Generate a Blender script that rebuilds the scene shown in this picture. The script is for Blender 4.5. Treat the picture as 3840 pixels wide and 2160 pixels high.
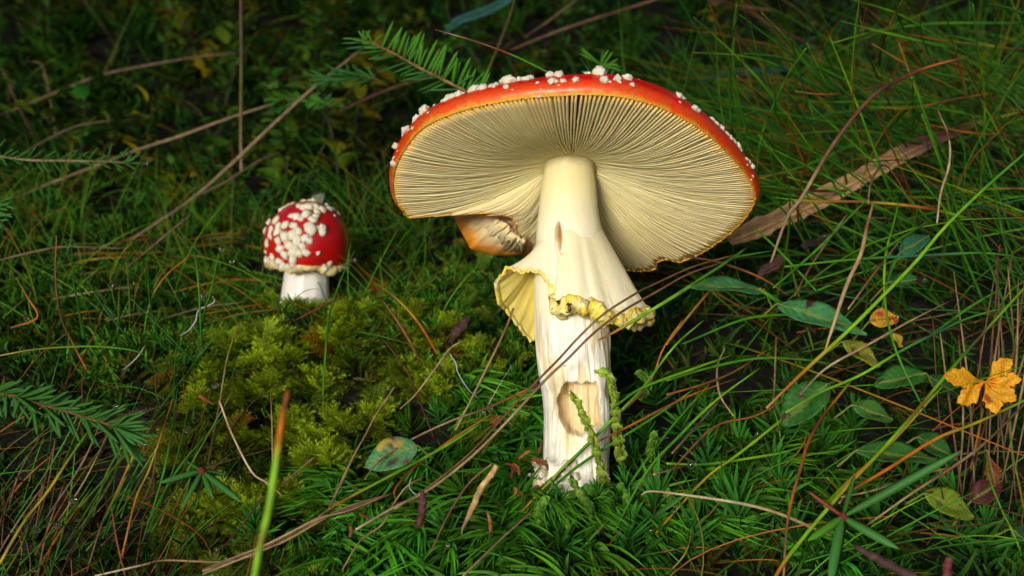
import bpy, math, random
import numpy as np
from mathutils import Vector, Matrix, noise as mnoise

random.seed(7)
RNG = np.random.default_rng(11)
R = math.radians
for _o in list(bpy.data.objects):
    bpy.data.objects.remove(_o)
scene = bpy.context.scene
COL = scene.collection

# ------------------------------------------------------------------ camera, sky, sun, exposure
CAM = np.array([0.0, 0.0, 0.30])
HF = R(50.0)
K = math.tan(HF / 2) / 1920.0          # metres per photograph pixel at one metre
cd = bpy.data.cameras.new('camera'); cam = bpy.data.objects.new('camera', cd); COL.objects.link(cam)
cam.location = CAM; cam.rotation_euler = (R(90), 0, 0)
cd.sensor_width = 36; cd.angle = HF; cd.clip_start = 0.01; cd.clip_end = 500
cd.dof.use_dof = True; cd.dof.focus_distance = 0.455; cd.dof.aperture_fstop = 12
scene.camera = cam

SUN_EL, SUN_AZ = 9.0, 200.0           # soft light from behind the camera, a little to its left
w = bpy.data.worlds.new('World'); scene.world = w; w.use_nodes = True
nt = w.node_tree; nt.nodes.clear()
sky = nt.nodes.new('ShaderNodeTexSky'); sky.sky_type = 'NISHITA'; sky.sun_disc = False
sky.sun_elevation = R(SUN_EL); sky.sun_rotation = R(SUN_AZ); sky.dust_density = 4.0; sky.air_density = 1.0
hs = nt.nodes.new('ShaderNodeHueSaturation'); hs.inputs['Saturation'].default_value = 0.15
bgn = nt.nodes.new('ShaderNodeBackground'); bgn.inputs['Strength'].default_value = 0.07
out = nt.nodes.new('ShaderNodeOutputWorld')
nt.links.new(sky.outputs[0], hs.inputs['Color']); nt.links.new(hs.outputs[0], bgn.inputs['Color'])
nt.links.new(bgn.outputs[0], out.inputs['Surface'])
sd = bpy.data.lights.new('sun', 'SUN'); sun = bpy.data.objects.new('sun', sd); COL.objects.link(sun)
sd.energy = 2.8; sd.angle = R(18); sd.color = (1.0, 0.90, 0.74)
sv = Vector((math.sin(R(SUN_AZ)) * math.cos(R(SUN_EL)), math.cos(R(SUN_AZ)) * math.cos(R(SUN_EL)), math.sin(R(SUN_EL))))
sun.rotation_euler = sv.to_track_quat('Z', 'Y').to_euler(); sun.location = (-1, -2, 2)
vs = scene.view_settings
vs.view_transform = 'Standard'; vs.look = 'None'; vs.exposure = 0.72; vs.gamma = 1.0; vs.use_curve_mapping = False
scene.cycles.max_bounces = 8; scene.cycles.transparent_max_bounces = 8

# ------------------------------------------------------------------ helpers
def lin(r, g, b, k=1.0):
    f = lambda v: ((v / 255 + 0.055) / 1.055) ** 2.4 if v > 10.3 else v / 255 / 12.92
    return np.array([f(r), f(g), f(b)]) * k

def P(px, py, d):
    return np.array([CAM[0] + (px - 1920) * K * d, CAM[1] + d, CAM[2] - (py - 1080) * K * d])

def proj(v):
    v = np.asarray(v); d = v[..., 1] - CAM[1]
    return np.stack([1920 + (v[..., 0] - CAM[0]) / d / K, 1080 - (v[..., 2] - CAM[2]) / d / K], -1)

def nz(x, y, s=1.0, o=0.0):            # cheap smooth noise, vectorised
    x = np.asarray(x) * s + o; y = np.asarray(y) * s + o * 1.7
    return (np.sin(x * 1.0 + 1.3 * np.sin(y * 0.7 + o)) + np.sin(y * 1.1 + 1.1 * np.sin(x * 0.9 + 2 + o))
            + 0.5 * np.sin(2.3 * x + 1.7 * y + o) + 0.5 * np.sin(2.1 * y - 1.9 * x + 3 * o)) / 3.0

BX, BY, BZ = 0.0228, 0.47, 0.218       # foot of the big mushroom
def ground(x, y):
    x = np.asarray(x, float); y = np.asarray(y, float)
    t = y - BY
    z = BZ - 0.010 + 0.455 * np.clip(t, -0.5, 6) + 0.06 * np.clip(t - 0.5, 0, 4)
    z = z + 0.012 * nz(x, y, 11, 0.4) * np.clip((np.abs(t) + np.abs(x - BX)) * 6, 0, 1) + 0.004 * nz(x, y, 37, 2.0)
    z = z + 0.026 * np.exp(-(((x + 0.10) / 0.075) ** 2 + ((y - 0.575) / 0.05) ** 2))          # mossy hummock
    z = z - 0.035 * np.exp(-(((x + 0.22) / 0.09) ** 2 + ((y - 0.44) / 0.06) ** 2))           # hollow by the twig
    z = z - 0.03 * np.exp(-(((x - 0.24) / 0.08) ** 2 + ((y - 0.47) / 0.08) ** 2))            # hollow under the leaves
    z = z - 0.05 * np.exp(-(((x - 0.10) / 0.12) ** 2 + ((y - 0.95) / 0.15) ** 2))
    z = z + 0.055 * np.exp(-(((x - 0.33) / 0.13) ** 2 + ((y - 0.74) / 0.14) ** 2))           # grass tussock
    return z

def hit(px, py):                       # where the ray through a pixel meets the ground
    d = 0.3
    for i in range(400):
        p = P(px, py, d)
        if p[2] <= ground(p[0], p[1]): break
        d += 0.005
    return d

def unit(v): return v / (np.linalg.norm(v, axis=-1, keepdims=True) + 1e-12)

def mesh_data(name, V, F, col=None, smooth=True, uv=None):
    V = np.ascontiguousarray(V, dtype=np.float32)
    me = bpy.data.meshes.new(name)
    if isinstance(F, np.ndarray): F = [F]
    if F and isinstance(F[0], np.ndarray):
        F = [np.asarray(f, dtype=np.int32) for f in F if len(f)]
        tot = np.concatenate([np.full(len(f), f.shape[1], np.int32) for f in F])
        idx = np.concatenate([f.ravel() for f in F]).astype(np.int32)
        me.vertices.add(len(V)); me.vertices.foreach_set('co', V.ravel())
        me.loops.add(len(idx)); me.loops.foreach_set('vertex_index', idx)
        me.polygons.add(len(tot))
        st = np.zeros(len(tot), np.int32); st[1:] = np.cumsum(tot)[:-1]
        me.polygons.foreach_set('loop_start', st)
        me.update(calc_edges=True); me.validate()
    else:
        me.from_pydata(V.tolist(), [], F); me.update()
    if smooth: me.polygons.foreach_set('use_smooth', np.ones(len(me.polygons), bool))
    if col is not None:
        a = me.color_attributes.new('Col', 'FLOAT_COLOR', 'POINT')
        c4 = np.ones((len(V), 4), np.float32); c4[:, :3] = col
        a.data.foreach_set('color', c4.ravel())
    if uv is not None:
        a = me.attributes.new('flat', 'FLOAT_VECTOR', 'POINT')
        u3 = np.zeros((len(V), 3), np.float32); u3[:, :2] = uv
        a.data.foreach_set('vector', u3.ravel())
    return me

def tagit(o, label=None, cat=None, group=None, kind=None):
    if label: o['label'] = label
    if cat: o['category'] = cat
    if group: o['group'] = group
    if kind: o['kind'] = kind
    return o

def link(name, me, mat, parent=None, loc=None):
    o = bpy.data.objects.new(name, me); COL.objects.link(o)
    if mat is not None and not me.materials: me.materials.append(mat)
    if parent is not None: o.parent = parent
    if loc is not None: o.location = loc
    return o

def obj(name, V, F, mat, parent=None, col=None, smooth=True, uv=None, origin=None):
    """one mesh object; V in world space, kept local to its parent's or its own origin"""
    V = np.asarray(V, float)
    if parent is not None:
        base = np.array(parent['base_point'])
        o = link(name, mesh_data(name, V - base, F, col, smooth, uv), mat, parent)
    else:
        base = np.asarray(origin if origin is not None else (0, 0, 0), float)
        o = link(name, mesh_data(name, V - base, F, col, smooth, uv), mat); o.location = base
    o['base_point'] = [float(b) for b in base]
    return o

def empty(name, loc, label, cat, group=None):
    o = bpy.data.objects.new(name, None); COL.objects.link(o); o.location = loc; o.empty_display_size = 0.01
    o['base_point'] = [float(b) for b in loc]
    return tagit(o, label, cat, group)

def grid_faces(nr, nc, closed=False, off=0):
    i = np.arange(nr - 1)[:, None]; j = np.arange(nc if closed else nc - 1)[None, :]
    j2 = (j + 1) % nc
    return (np.stack([i * nc + j, i * nc + j2, (i + 1) * nc + j2, (i + 1) * nc + j], -1).reshape(-1, 4) + off)

def spline(pts, n):                    # Catmull-Rom through the points
    p = np.asarray(pts, float)
    if len(p) == 2: return p[0] + (p[1] - p[0]) * np.linspace(0, 1, n)[:, None]
    p = np.vstack([2 * p[0] - p[1], p, 2 * p[-1] - p[-2]])
    m = len(p) - 3; t = np.linspace(0, m - 1e-6, n); i = t.astype(int); f = (t - i)[:, None]
    a, b, c, d = p[i], p[i + 1], p[i + 2], p[i + 3]
    return 0.5 * ((2 * b) + (c - a) * f + (2 * a - 5 * b + 4 * c - d) * f ** 2 + (3 * b - a - 3 * c + d) * f ** 3)

def lerp_cols(cols, n):
    c = np.asarray(cols, float); x = np.linspace(0, 1, len(c)); t = np.linspace(0, 1, n)
    return np.stack([np.interp(t, x, c[:, k]) for k in range(3)], 1)

def tube(pts, rad, sides=6, col=None, flat=1.0, up=None, cap=True):
    pts = np.asarray(pts, float); n = len(pts); rad = np.broadcast_to(rad, (n,))
    T = unit(np.gradient(pts, axis=0))
    upv = np.array([0.2, -1.0, 0.35] if up is None else up, float)
    A = unit(np.cross(T, upv)); B = np.cross(A, T)
    a = np.linspace(0, 2 * math.pi, sides, endpoint=False)
    V = (pts[:, None] + rad[:, None, None] * (np.cos(a)[None, :, None] * A[:, None] + flat * np.sin(a)[None, :, None] * B[:, None])).reshape(-1, 3)
    F = [grid_faces(n, sides, True)]
    C = None if col is None else np.repeat(col, sides, 0)
    if cap:
        V = np.vstack([V, pts[0], pts[-1]])
        k = np.arange(sides); k2 = (k + 1) % sides
        F.append(np.stack([np.full(sides, n * sides), k2, k], 1)); F.append(np.stack([np.full(sides, n * sides + 1), (n - 1) * sides + k, (n - 1) * sides + k2], 1))
        if C is not None: C = np.vstack([C, col[0], col[-1]])
    return V, F, C

class Geo:                             # collects pieces of ONE thing or part
    def __init__(s): s.V, s.F, s.C, s.n = [], {}, [], 0
    def add(s, V, F, C):
        V = np.asarray(V, float)
        for f in (F if isinstance(F, list) else [F]):
            f = np.asarray(f); s.F.setdefault(f.shape[1], []).append(f + s.n)
        s.V.append(V); s.C.append(np.broadcast_to(np.asarray(C, float), V.shape)); s.n += len(V)
    def get(s): return np.vstack(s.V), [np.vstack(v) for v in s.F.values()], np.vstack(s.C)

def rot_to(xdir, zhint):               # (N,3) frames: x along xdir, z near zhint
    x = unit(xdir); y = unit(np.cross(zhint, x)); z = np.cross(x, y)
    return np.stack([x, y, z], -1)

def scatter(T, pos, rot, scl, tint):
    """copies of template T=(V,F3,C) baked into one mesh: vectorised"""
    V, F, C = T; N = len(pos)
    W = np.einsum('nij,vj->nvi', rot * scl[:, None, None], V) + pos[:, None]
    FF = [(f[None] + (np.arange(N) * len(V))[:, None, None]).reshape(-1, f.shape[1]) for f in F]
    CC = (C[None] * tint[:, None]).reshape(-1, 3)
    return W.reshape(-1, 3), FF, np.clip(CC, 0, 0.95)

# ------------------------------------------------------------------ materials
def material(name, rough=0.4, spec=0.4, trans=0.0, sss=0.0, sss_rad=(1, .6, .3), sss_scale=0.004, coat=0.0, color=None,
             var=0.25, var_scale=60.0, bump=0.0, bump_scale=300.0, bump_dist=0.001, streak=None, stretch=None):
    m = bpy.data.materials.new(name); m.use_nodes = True; t = m.node_tree; N = t.nodes; L = t.links
    p = N['Principled BSDF']; o = N['Material Output']
    p.inputs['Roughness'].default_value = rough; p.inputs['Specular IOR Level'].default_value = spec
    p.inputs['Coat Weight'].default_value = coat; p.inputs['Coat Roughness'].default_value = 0.12
    if color is None:
        a = N.new('ShaderNodeAttribute'); a.attribute_name = 'Col'; src = a.outputs['Color']
    else:
        a = N.new('ShaderNodeRGB'); a.outputs[0].default_value = (*color, 1); src = a.outputs[0]
    tc0 = N.new('ShaderNodeTexCoord'); tc = N.new('ShaderNodeMapping'); tc.inputs['Scale'].default_value = stretch or (1, 1, 1); L.new(tc0.outputs['Object'], tc.inputs['Vector'])
    if var > 0:
        n = N.new('ShaderNodeTexNoise'); n.inputs['Scale'].default_value = var_scale; n.inputs['Detail'].default_value = 4
        L.new(tc.outputs[0], n.inputs['Vector'])
        mr = N.new('ShaderNodeMapRange'); mr.inputs['From Min'].default_value = 0.3; mr.inputs['From Max'].default_value = 0.7
        mr.inputs['To Min'].default_value = 1 - var; mr.inputs['To Max'].default_value = 1 + var
        L.new(n.outputs['Fac'], mr.inputs['Value'])
        vm = N.new('ShaderNodeVectorMath'); vm.operation = 'MULTIPLY'
        cm = N.new('ShaderNodeCombineXYZ')
        for k in range(3): L.new(mr.outputs[0], cm.inputs[k])
        L.new(src, vm.inputs[0]); L.new(cm.outputs[0], vm.inputs[1]); src = vm.outputs[0]
    if streak is not None:             # spots and stains with a shape of their own: (colour, scale, threshold)
        for (sc_, scale_, lo, hi) in streak:
            n2 = N.new('ShaderNodeTexNoise'); n2.inputs['Scale'].default_value = scale_; n2.inputs['Detail'].default_value = 5
            L.new(tc.outputs[0], n2.inputs['Vector'])
            m2 = N.new('ShaderNodeMapRange'); m2.inputs['From Min'].default_value = lo; m2.inputs['From Max'].default_value = hi
            L.new(n2.outputs['Fac'], m2.inputs['Value'])
            mx = N.new('ShaderNodeMix'); mx.data_type = 'RGBA'
            L.new(m2.outputs[0], mx.inputs['Factor']); L.new(src, mx.inputs[6]); mx.inputs[7].default_value = (*sc_, 1)
            src = mx.outputs[2]
    L.new(src, p.inputs['Base Color'])
    if sss > 0:
        p.inputs['Subsurface Weight'].default_value = sss; p.inputs['Subsurface Radius'].default_value = sss_rad
        p.inputs['Subsurface Scale'].default_value = sss_scale
    if bump > 0:
        nb = N.new('ShaderNodeTexNoise'); nb.inputs['Scale'].default_value = bump_scale; nb.inputs['Detail'].default_value = 6
        L.new(tc.outputs[0], nb.inputs['Vector'])
        b = N.new('ShaderNodeBump'); b.inputs['Strength'].default_value = bump; b.inputs['Distance'].default_value = bump_dist
        L.new(nb.outputs['Fac'], b.inputs['Height']); L.new(b.outputs[0], p.inputs['Normal'])
    if trans > 0:
        tr = N.new('ShaderNodeBsdfTranslucent'); L.new(src, tr.inputs['Color'])
        ms = N.new('ShaderNodeMixShader'); ms.inputs[0].default_value = trans
        L.new(p.outputs[0], ms.inputs[1]); L.new(tr.outputs[0], ms.inputs[2]); L.new(ms.outputs[0], o.inputs['Surface'])
    return m

M = {}
M['soil'] = material('soil', 0.7, 0.3, color=(0.007, 0.006, 0.004), var=0.6, var_scale=40, bump=1.0, bump_scale=150, bump_dist=0.004)
M['grass'] = material('grass_blade', 0.45, 0.18, trans=0.2, var=0.18, var_scale=150)
M['straw'] = material('dry_straw', 0.55, 0.3, trans=0.08, var=0.3, var_scale=220)
M['moss'] = material('moss', 0.5, 0.12, trans=0.25, var=0.2, var_scale=60)
M['needle'] = material('needle', 0.5, 0.15, trans=0.08, var=0.15, var_scale=120)
M['bark'] = material('twig_bark', 0.7, 0.25, var=0.4, var_scale=300, bump=0.8, bump_scale=700)
M['leaf'] = material('leaf', 0.46, 0.18, trans=0.18, var=0.22, var_scale=160, bump=0.5, bump_scale=350, bump_dist=0.0006,
                     streak=[((0.05, 0.02, 0.02), 110, 0.63, 0.67)])
M['leaf_far'] = material('far_leaf', 0.45, 0.3, trans=0.25, var=0.25, var_scale=40)
M['cap'] = material('cap_skin', 0.38, 0.35, sss=0.06, sss_rad=(1, .25, .1), sss_scale=0.002, coat=0.08, var=0.10, var_scale=70, bump=0.25, bump_scale=420, bump_dist=0.0006)
M['gill'] = material('gill_flesh', 0.55, 0.25, trans=0.12, sss=0.2, sss_rad=(1, .8, .45), sss_scale=0.0015, var=0.06, var_scale=120)
M['flesh'] = material('stem_flesh', 0.38, 0.4, sss=0.25, sss_rad=(1, .85, .55), sss_scale=0.003, var=0.05, var_scale=45, bump=0.45, bump_scale=260, bump_dist=0.0008)
M['stem'] = material('stem_fibres', 0.45, 0.3, sss=0.22, sss_rad=(1, .85, .55), sss_scale=0.003, var=0.10, var_scale=420, bump=0.9, bump_scale=700, bump_dist=0.0009, stretch=(1, 1, .10), streak=[((.74, .62, .40), 260, .60, .80)])
M['wart'] = material('wart', 0.7, 0.2, sss=0.25, sss_rad=(1, .9, .6), sss_scale=0.002, var=0.08, var_scale=250, bump=0.7, bump_scale=900, bump_dist=0.0006)
M['fringe'] = material('ring_fringe', 0.5, 0.3, sss=0.2, sss_rad=(1, .8, .3), sss_scale=0.002, var=0.12, var_scale=220, bump=0.8, bump_scale=800, bump_dist=0.0008)
M['beetle'] = material('beetle_shell', 0.2, 0.6, var=0.2, var_scale=900)
m = bpy.data.materials.new('dew'); m.use_nodes = True
_p = m.node_tree.nodes['Principled BSDF']; _p.inputs['Transmission Weight'].default_value = 1.0
_p.inputs['Roughness'].default_value = 0.02; _p.inputs['IOR'].default_value = 1.33; M['dew'] = m
M['silk'] = material('silk', 0.3, 0.6, trans=0.3, color=(0.62, 0.68, 0.74), var=0)

SHADE_SPRUCES = [(-1.5, -2.4, 1.0, 0.3, "unseen spruce added downhill to shade the slope"), (-2.1, 1.6, 1.1, 1.7, "unseen spruce added beside the shrub slope to block sky light"), (2.2, 1.7, 1.1, 2.9, "unseen spruce added above the grass tussock to block sky light"), (0.2, 3.6, 1.2, 4.0, "unseen spruce added at the top of the slope to block sky light")]  # trees added out of view for the shade they cast

# ------------------------------------------------------------------ ground
xs = np.concatenate([np.linspace(-14, -0.75, 14), np.linspace(-0.7, 0.7, 170), np.linspace(0.75, 14, 14)])
ys = np.concatenate([np.linspace(-14, 0.1, 14), np.linspace(0.15, 1.9, 210), np.linspace(2.0, 16, 16)])
GX, GY = np.meshgrid(xs, ys)
GZ = ground(GX, GY)
tagit(obj('ground', np.stack([GX, GY, GZ], -1).reshape(-1, 3), grid_faces(len(ys), len(xs)), M['soil']),
      'dark damp forest soil of the mossy slope', kind='structure')

# ------------------------------------------------------------------ the big mushroom
big = empty('fly_agaric', (BX, BY, BZ), 'large fly agaric with open red cap, cream gills and torn ringed stem', 'mushroom')
zz = lambda a, b: (1420 + 0.58 * a, 220 + 0.58 * b)
RIM = [(1230,240),(1120,246),(1000,255),(870,270),(750,290),(620,318),(500,350),(420,380),(350,410),(295,442),(250,480),(210,525),(180,570),(145,625),(120,680),(103,720),(95,760),
       (92,805),(95,850),(103,895),(115,940),(130,970),(150,1000),(190,1030),(270,1030),(350,1025),(440,1018),(520,1005),(600,990),(640,1003),(690,1018),(740,1000),(790,1012),(860,1030),(865,1060),
       (895,1090),(893,1130),(905,1178),(955,1165),(985,1230),(1060,1330),(1200,1375),(1400,1385),(1590,1372),(1690,1378),(1790,1368),(1800,1320),(1850,1300),(1950,1320),
       (2050,1280),(2150,1220),(2250,1150),(2330,1080),(2400,990),(2440,930),(2438,890),(2430,850),(2410,805),(2380,760),(2345,710),(2300,660),(2255,610),(2200,560),(2155,513),(2100,470),
       (2030,425),(1950,380),(1880,342),(1800,310),(1730,285),(1650,265),(1580,250),(1500,240),(1360,236)]
TORN = range(23, 49)                   # indices where the margin is broken away
tl, rl = R(25), R(4)
NA = unit(np.array([math.sin(rl) * math.cos(tl), math.sin(tl), math.cos(rl) * math.cos(tl)]))   # axis of the cap
CC_ = np.array([0.0251, 0.4758, 0.30 + 0.0385])                                                   # centre of its rim
UA = unit(np.cross([0, 1, 0], NA)); VA = np.cross(NA, UA)      # UA to the right, VA away from the camera
rim_px = np.array([zz(*q) for q in RIM])
D = np.stack([(rim_px[:, 0] - 1920) * K, np.ones(len(rim_px)), -(rim_px[:, 1] - 1080) * K], 1)
s_ = ((CC_ - CAM) @ NA) / (D @ NA); Q = CAM + D * s_[:, None] - CC_
ra, rb = Q @ UA, Q @ VA
ang = np.arctan2(ra, -rb)              # 0 toward the camera, +90 deg to the right
rr = np.hypot(ra, rb)
torn = np.zeros(len(RIM)); torn[list(TORN)] = 1
o_ = np.argsort(ang); ang, rr, torn = ang[o_], rr[o_], torn[o_]
_ga = np.linspace(-math.pi, math.pi, 1440, endpoint=False)
_gr = np.interp(_ga, np.r_[ang - 2 * math.pi, ang, ang + 2 * math.pi], np.r_[rr, rr, rr])
_gt = np.interp(_ga, np.r_[ang - 2 * math.pi, ang, ang + 2 * math.pi], np.r_[torn, torn, torn])
_kr = np.exp(-(np.arange(-60, 61) / 22.0) ** 2); _kr /= _kr.sum()
_gs = np.convolve(np.r_[_gr[-60:], _gr, _gr[:60]], _kr, 'valid')
_gw = np.convolve(np.r_[_gt[-60:], _gt, _gt[:60]], _kr, 'valid')
_gr = _gs + (_gr - _gs) * np.clip(_gw * 2, 0, 1)
def rim_r(a):
    a = (np.asarray(a) + math.pi) % (2 * math.pi) - math.pi
    return np.interp(a, np.r_[_ga, math.pi], np.r_[_gr, _gr[0]])
def rim_torn(a):
    a = (np.asarray(a) + math.pi) % (2 * math.pi) - math.pi
    return np.interp(a, np.r_[ang - 2 * math.pi, ang, ang + 2 * math.pi], np.r_[torn, torn, torn])
RM = 0.0771
HJ = 0.0150                            # the stem joins this far above the rim plane
def cap_pt(a, r, h): return CC_ + (r * np.sin(a))[..., None] * UA - (r * np.cos(a))[..., None] * VA + np.asarray(h)[..., None] * NA

# cap: skin from the margin over the dome, flesh underneath
nA = 720
A_ = np.linspace(-math.pi, math.pi, nA, endpoint=False)
Rr = rim_r(A_) + 0.00025 * RNG.standard_normal(nA)
Rs = rim_r(A_)
STRI = np.convolve(RNG.standard_normal(nA + 4), np.ones(5) / 5, 'valid') * 1.1
prof = [(1.0, 0.0), (1.008, .0005), (1.017, .0014), (1.024, .0028), (1.025, .0046), (1.017, .0065), (.998, .0086), (.965, .0108), (.92, .0130), (.86, .0152), (.77, .0176), (.65, .0198), (.5, .0216), (.33, .0228), (.16, .0234), (.0, .0236)]
red, org, yel = np.array([.54, .005, .004]), np.array([.74, .085, .006]), np.array([.80, .42, .045])
rows, cols = [], []
prof = [tuple(q) for q in spline(prof, 46)]
for i_, (pr, ph) in enumerate(prof):
    i = i_ / 3.0
    pr = max(pr, 0.0)
    lob = 1 + 0.010 * np.sin(3 * A_ + 1) * (pr < .99)
    hh = ph * (1 + 0.05 * np.sin(2 * A_ + .6))
    rows.append(cap_pt(A_, (Rr if i_ == 0 else Rs * np.clip((pr - .3) / .6, 0, 1) + RM * (1 - np.clip((pr - .3) / .6, 0, 1))) * pr * lob, hh + 0 * A_))
    jit = STRI * (1.4 if 0 < i < 7 else .2) + .25 * nz(A_ * 25, A_ * 0 + i)
    f = np.clip((i + jit * .5 + .5 * np.sin(A_ * 2.0 - 0.4) + .5 - 1.1 * np.exp(-(A_ / 1.0) ** 2)) / 5.0, 0, 1)[:, None]
    c = np.where(f < .30, yel + (org - yel) * (f / .30), org + (red - org) * np.clip((f - .30) / .62, 0, 1))
    cols.append(np.clip(c * (1 + (.16 * STRI[:, None] + .10 * RNG.standard_normal((nA, 1))) * (1 if i < 9 else .5)), .002, .9))
V1 = np.vstack(rows); C1 = np.vstack(cols); n1 = len(prof)
F1 = grid_faces(n1, nA, True)
# underside flesh: rim -> stem
und = [(1.0, 0.0), (.985, .0012), (.95, .0036), (.88, .0066), (.75, .0100), (.55, .0132), (.35, .0158), (.12, .0172)]
rows, cols = [], []
for i, (pr, ph) in enumerate(und):
    rows.append(cap_pt(A_, Rr * pr, ph + 0 * A_))
    front = (0.5 + 0.5 * np.cos(A_))[:, None]
    c = yel + (np.array([.84, .62, .30]) - yel) * min(1, i / 2.5) + 0 * front
    c = np.where((front > .94) & (i > 1), np.array([.86, .34, .09]), c)  # front arc painted orange, imitating light glowing through the cap
    cols.append(c)
V2 = np.vstack(rows); C2 = np.vstack(cols)
F2 = grid_faces(len(und), nA, True)[:, ::-1] + len(V1)
cap = obj('cap', np.vstack([V1, V2]), [F1[:, ::-1], F2[:, ::-1]], M['cap'], big, np.vstack([C1, C2]))
DOME_V = V1; DOME_N = unit(unit(V1 - (CC_ - NA * 0.02)) + NA * 0.15)

# gills: one blade each
NG = 280
def gill_low(u, a):                    # height of the free edge above the rim plane
    return HJ * (1 - u) ** 1.25 - 0.0034 * np.sin(math.pi * np.clip(u, 0, 1)) ** 1.2 * (1 + .25 * np.sin(2 * a + 1))
for g in range(NG):
    a0 = -math.pi + (g + RNG.uniform(-.12, .12)) * 2 * math.pi / NG
    full = g % 2 == 0
    r1 = float(rim_r(a0)); tn = float(rim_torn(a0))
    r1 = r1 * (0.992 if tn < .3 else 1 - RNG.uniform(-.012, .03))
    r0 = 0.0118 if full else r1 * RNG.choice([.22, .34, .45], p=[.5, .3, .2])
    n = 15
    u = np.linspace(0, 1, n); r = r0 + (r1 - r0) * u; uu = (r - 0.0118) / (r1 - 0.0118)
    ph, am = RNG.uniform(0, 6.3), RNG.uniform(.00005, .0002)
    aa = a0 + am * np.sin(u * RNG.uniform(4, 11) + ph) / np.maximum(r, .02) + 0.00005 * np.sin(u * 47 + ph) / np.maximum(r, .02)
    lo = gill_low(uu, a0) + 0.00007 * RNG.standard_normal(n) + RNG.uniform(-.00018, .00018)
    hi = np.interp(r / r1, [.12, .35, .55, .75, .88, .95, .985, 1.0], [.0180, .0166, .014, .0108, .0074, .0043, .0020, .0007])
    if not full: lo = lo + (hi - lo) * np.clip(1 - u * 4, 0, 1) ** 2
    lo = np.minimum(lo, hi - .0002)
    th = np.clip(r * math.pi / NG * (0.60 if full else .56), .00020, .00060) * np.interp(u, [0, .2, .93, 1], [.9, 1, 1.0, .6])
    side = np.stack([np.cos(aa), np.sin(aa)], 1)
    sd_ = side[:, :1] * UA + side[:, 1:] * VA
    L0, H0 = cap_pt(aa, r, lo), cap_pt(aa, r, hi)
    Vg = np.concatenate([H0 - sd_ * th[:, None] * 1.15, L0 - sd_ * th[:, None], L0 + sd_ * th[:, None], H0 + sd_ * th[:, None] * 1.15])
    idx = np.arange(4 * n).reshape(4, n)
    Fg = [np.stack([idx[k, :-1], idx[k, 1:], idx[k + 1, 1:], idx[k + 1, :-1]], 1) for k in range(3)]
    Fg.append(np.array([[idx[0, -1], idx[3, -1], idx[2, -1], idx[1, -1]], [idx[0, 0], idx[1, 0], idx[2, 0], idx[3, 0]]]))
    tone = np.array([.93, .76, .40]) * RNG.uniform(.94, 1.05)
    cl = np.tile(tone * (1 + .1 * (1 - uu[:, None])), (4, 1))
    cl[n - 1::n] = cl[n - 1::n] * np.array([1.0, .80, .45])
    obj('gill', Vg, Fg, M['gill'], cap, np.clip(cl, 0, .92), smooth=False)

# warts
def lump(seed, n_sub=2, rough=.35, flat=.62):
    bm_ = bpy.data.meshes.new('tmp'); import bmesh
    b = bmesh.new(); bmesh.ops.create_icosphere(b, subdivisions=n_sub, radius=1.0)
    V = np.array([v.co[:] for v in b.verts]); F = np.array([[v.index for v in f.verts] for f in b.faces]); b.free(); bpy.data.meshes.remove(bm_)
    for i, v in enumerate(V):
        q = Vector(v) * 1.5 + Vector((seed * 3.1, seed, -seed))
        V[i] = v * (1 + rough * mnoise.noise(q) * 1.3 + rough * .5 * mnoise.noise(q * 2.7))
    V[:, 2] *= flat
    return V, F
WART = []
for k in range(8):
    V, F = lump(k + 1, 3 if k < 4 else 2, .42, .7 if k < 5 else .4)
    cc = np.tile(np.array([.95, .87, .60]), (len(V), 1)); cc[V[:, 2] > .2] = [.97, .94, .80]
    WART.append(mesh_data('wart', V, F, cc)); WART[-1].materials.append(M['wart'])
DP = proj(DOME_V); EYE = unit(CAM - DOME_V); FACE = (DOME_N * EYE).sum(1)
def dome_at(DV, DPx, face, tx, ty, pen=400):
    e = np.hypot(DPx[:, 0] - tx, DPx[:, 1] - ty) + np.where(face < -0.12, pen, 0)
    return int(np.argmin(e))
def put_wart(parent, p, nrm, size, kind, high=1.0):
    me = WART[kind]
    o = link('wart', me, None, parent)
    q = Vector(nrm).to_track_quat('Z', 'Y'); q = q @ Matrix.Rotation(random.uniform(0, 6.28), 4, 'Z').to_quaternion()
    o.rotation_mode = 'QUATERNION'; o.rotation_quaternion = q
    o.scale = (size * random.uniform(.9, 1.35), size * random.uniform(.7, 1.05), size * high)
    o.location = Vector(p) - Vector(parent['base_point']) + Vector(nrm) * size * .25 * high
WL = [(285,325,36),(155,450,24),(100,560,28),(70,695,25),(165,500,15),(235,400,15),(280,400,10),(320,350,8),(220,450,10),(195,462,10),(125,600,8),(100,645,15),(230,370,20),
      (400,238,16),(430,222,24),(462,210,20),(505,185,25),(470,260,8),(605,155,32),(590,185,16),(665,130,22),(650,180,15),(680,172,18),(720,135,18),(745,138,14),(745,180,12),(835,128,46),(910,165,24),(940,168,16),(905,120,20),
      (955,122,20),(985,125,20),(825,185,14),(1025,158,12),(960,178,8),(1105,108,30),(1160,105,27),(1115,150,20),(1140,148,16),(1190,142,16),(1215,120,8),(1275,142,20),(1310,140,24),(1045,200,8),(1042,245,10),
      (1355,108,20),(1425,92,48),(1455,142,25),(1500,155,8),(1540,135,22),(1560,150,14),(1605,130,28),(1640,170,16),(1680,148,16),(1705,160,16),(1545,105,8),(1950,228,18),(1975,240,16),(1945,280,8),
      (2040,320,20),(2065,335,16),(2010,300,14),(2160,395,16),(2185,420,18),(2215,450,18),(2255,485,16),(2275,505,18),(2295,528,18),(2320,560,18),(2340,590,10),(2375,650,14),(2395,670,16),(2418,695,16),(2380,690,8),
      (2465,790,11),(2460,840,9),(80,750,6),(90,790,6),(120,930,6),(85,720,10),(355,300,8),(540,205,10),(780,150,8),(1080,165,7),(1160,175,7),(870,205,6)]
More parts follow.
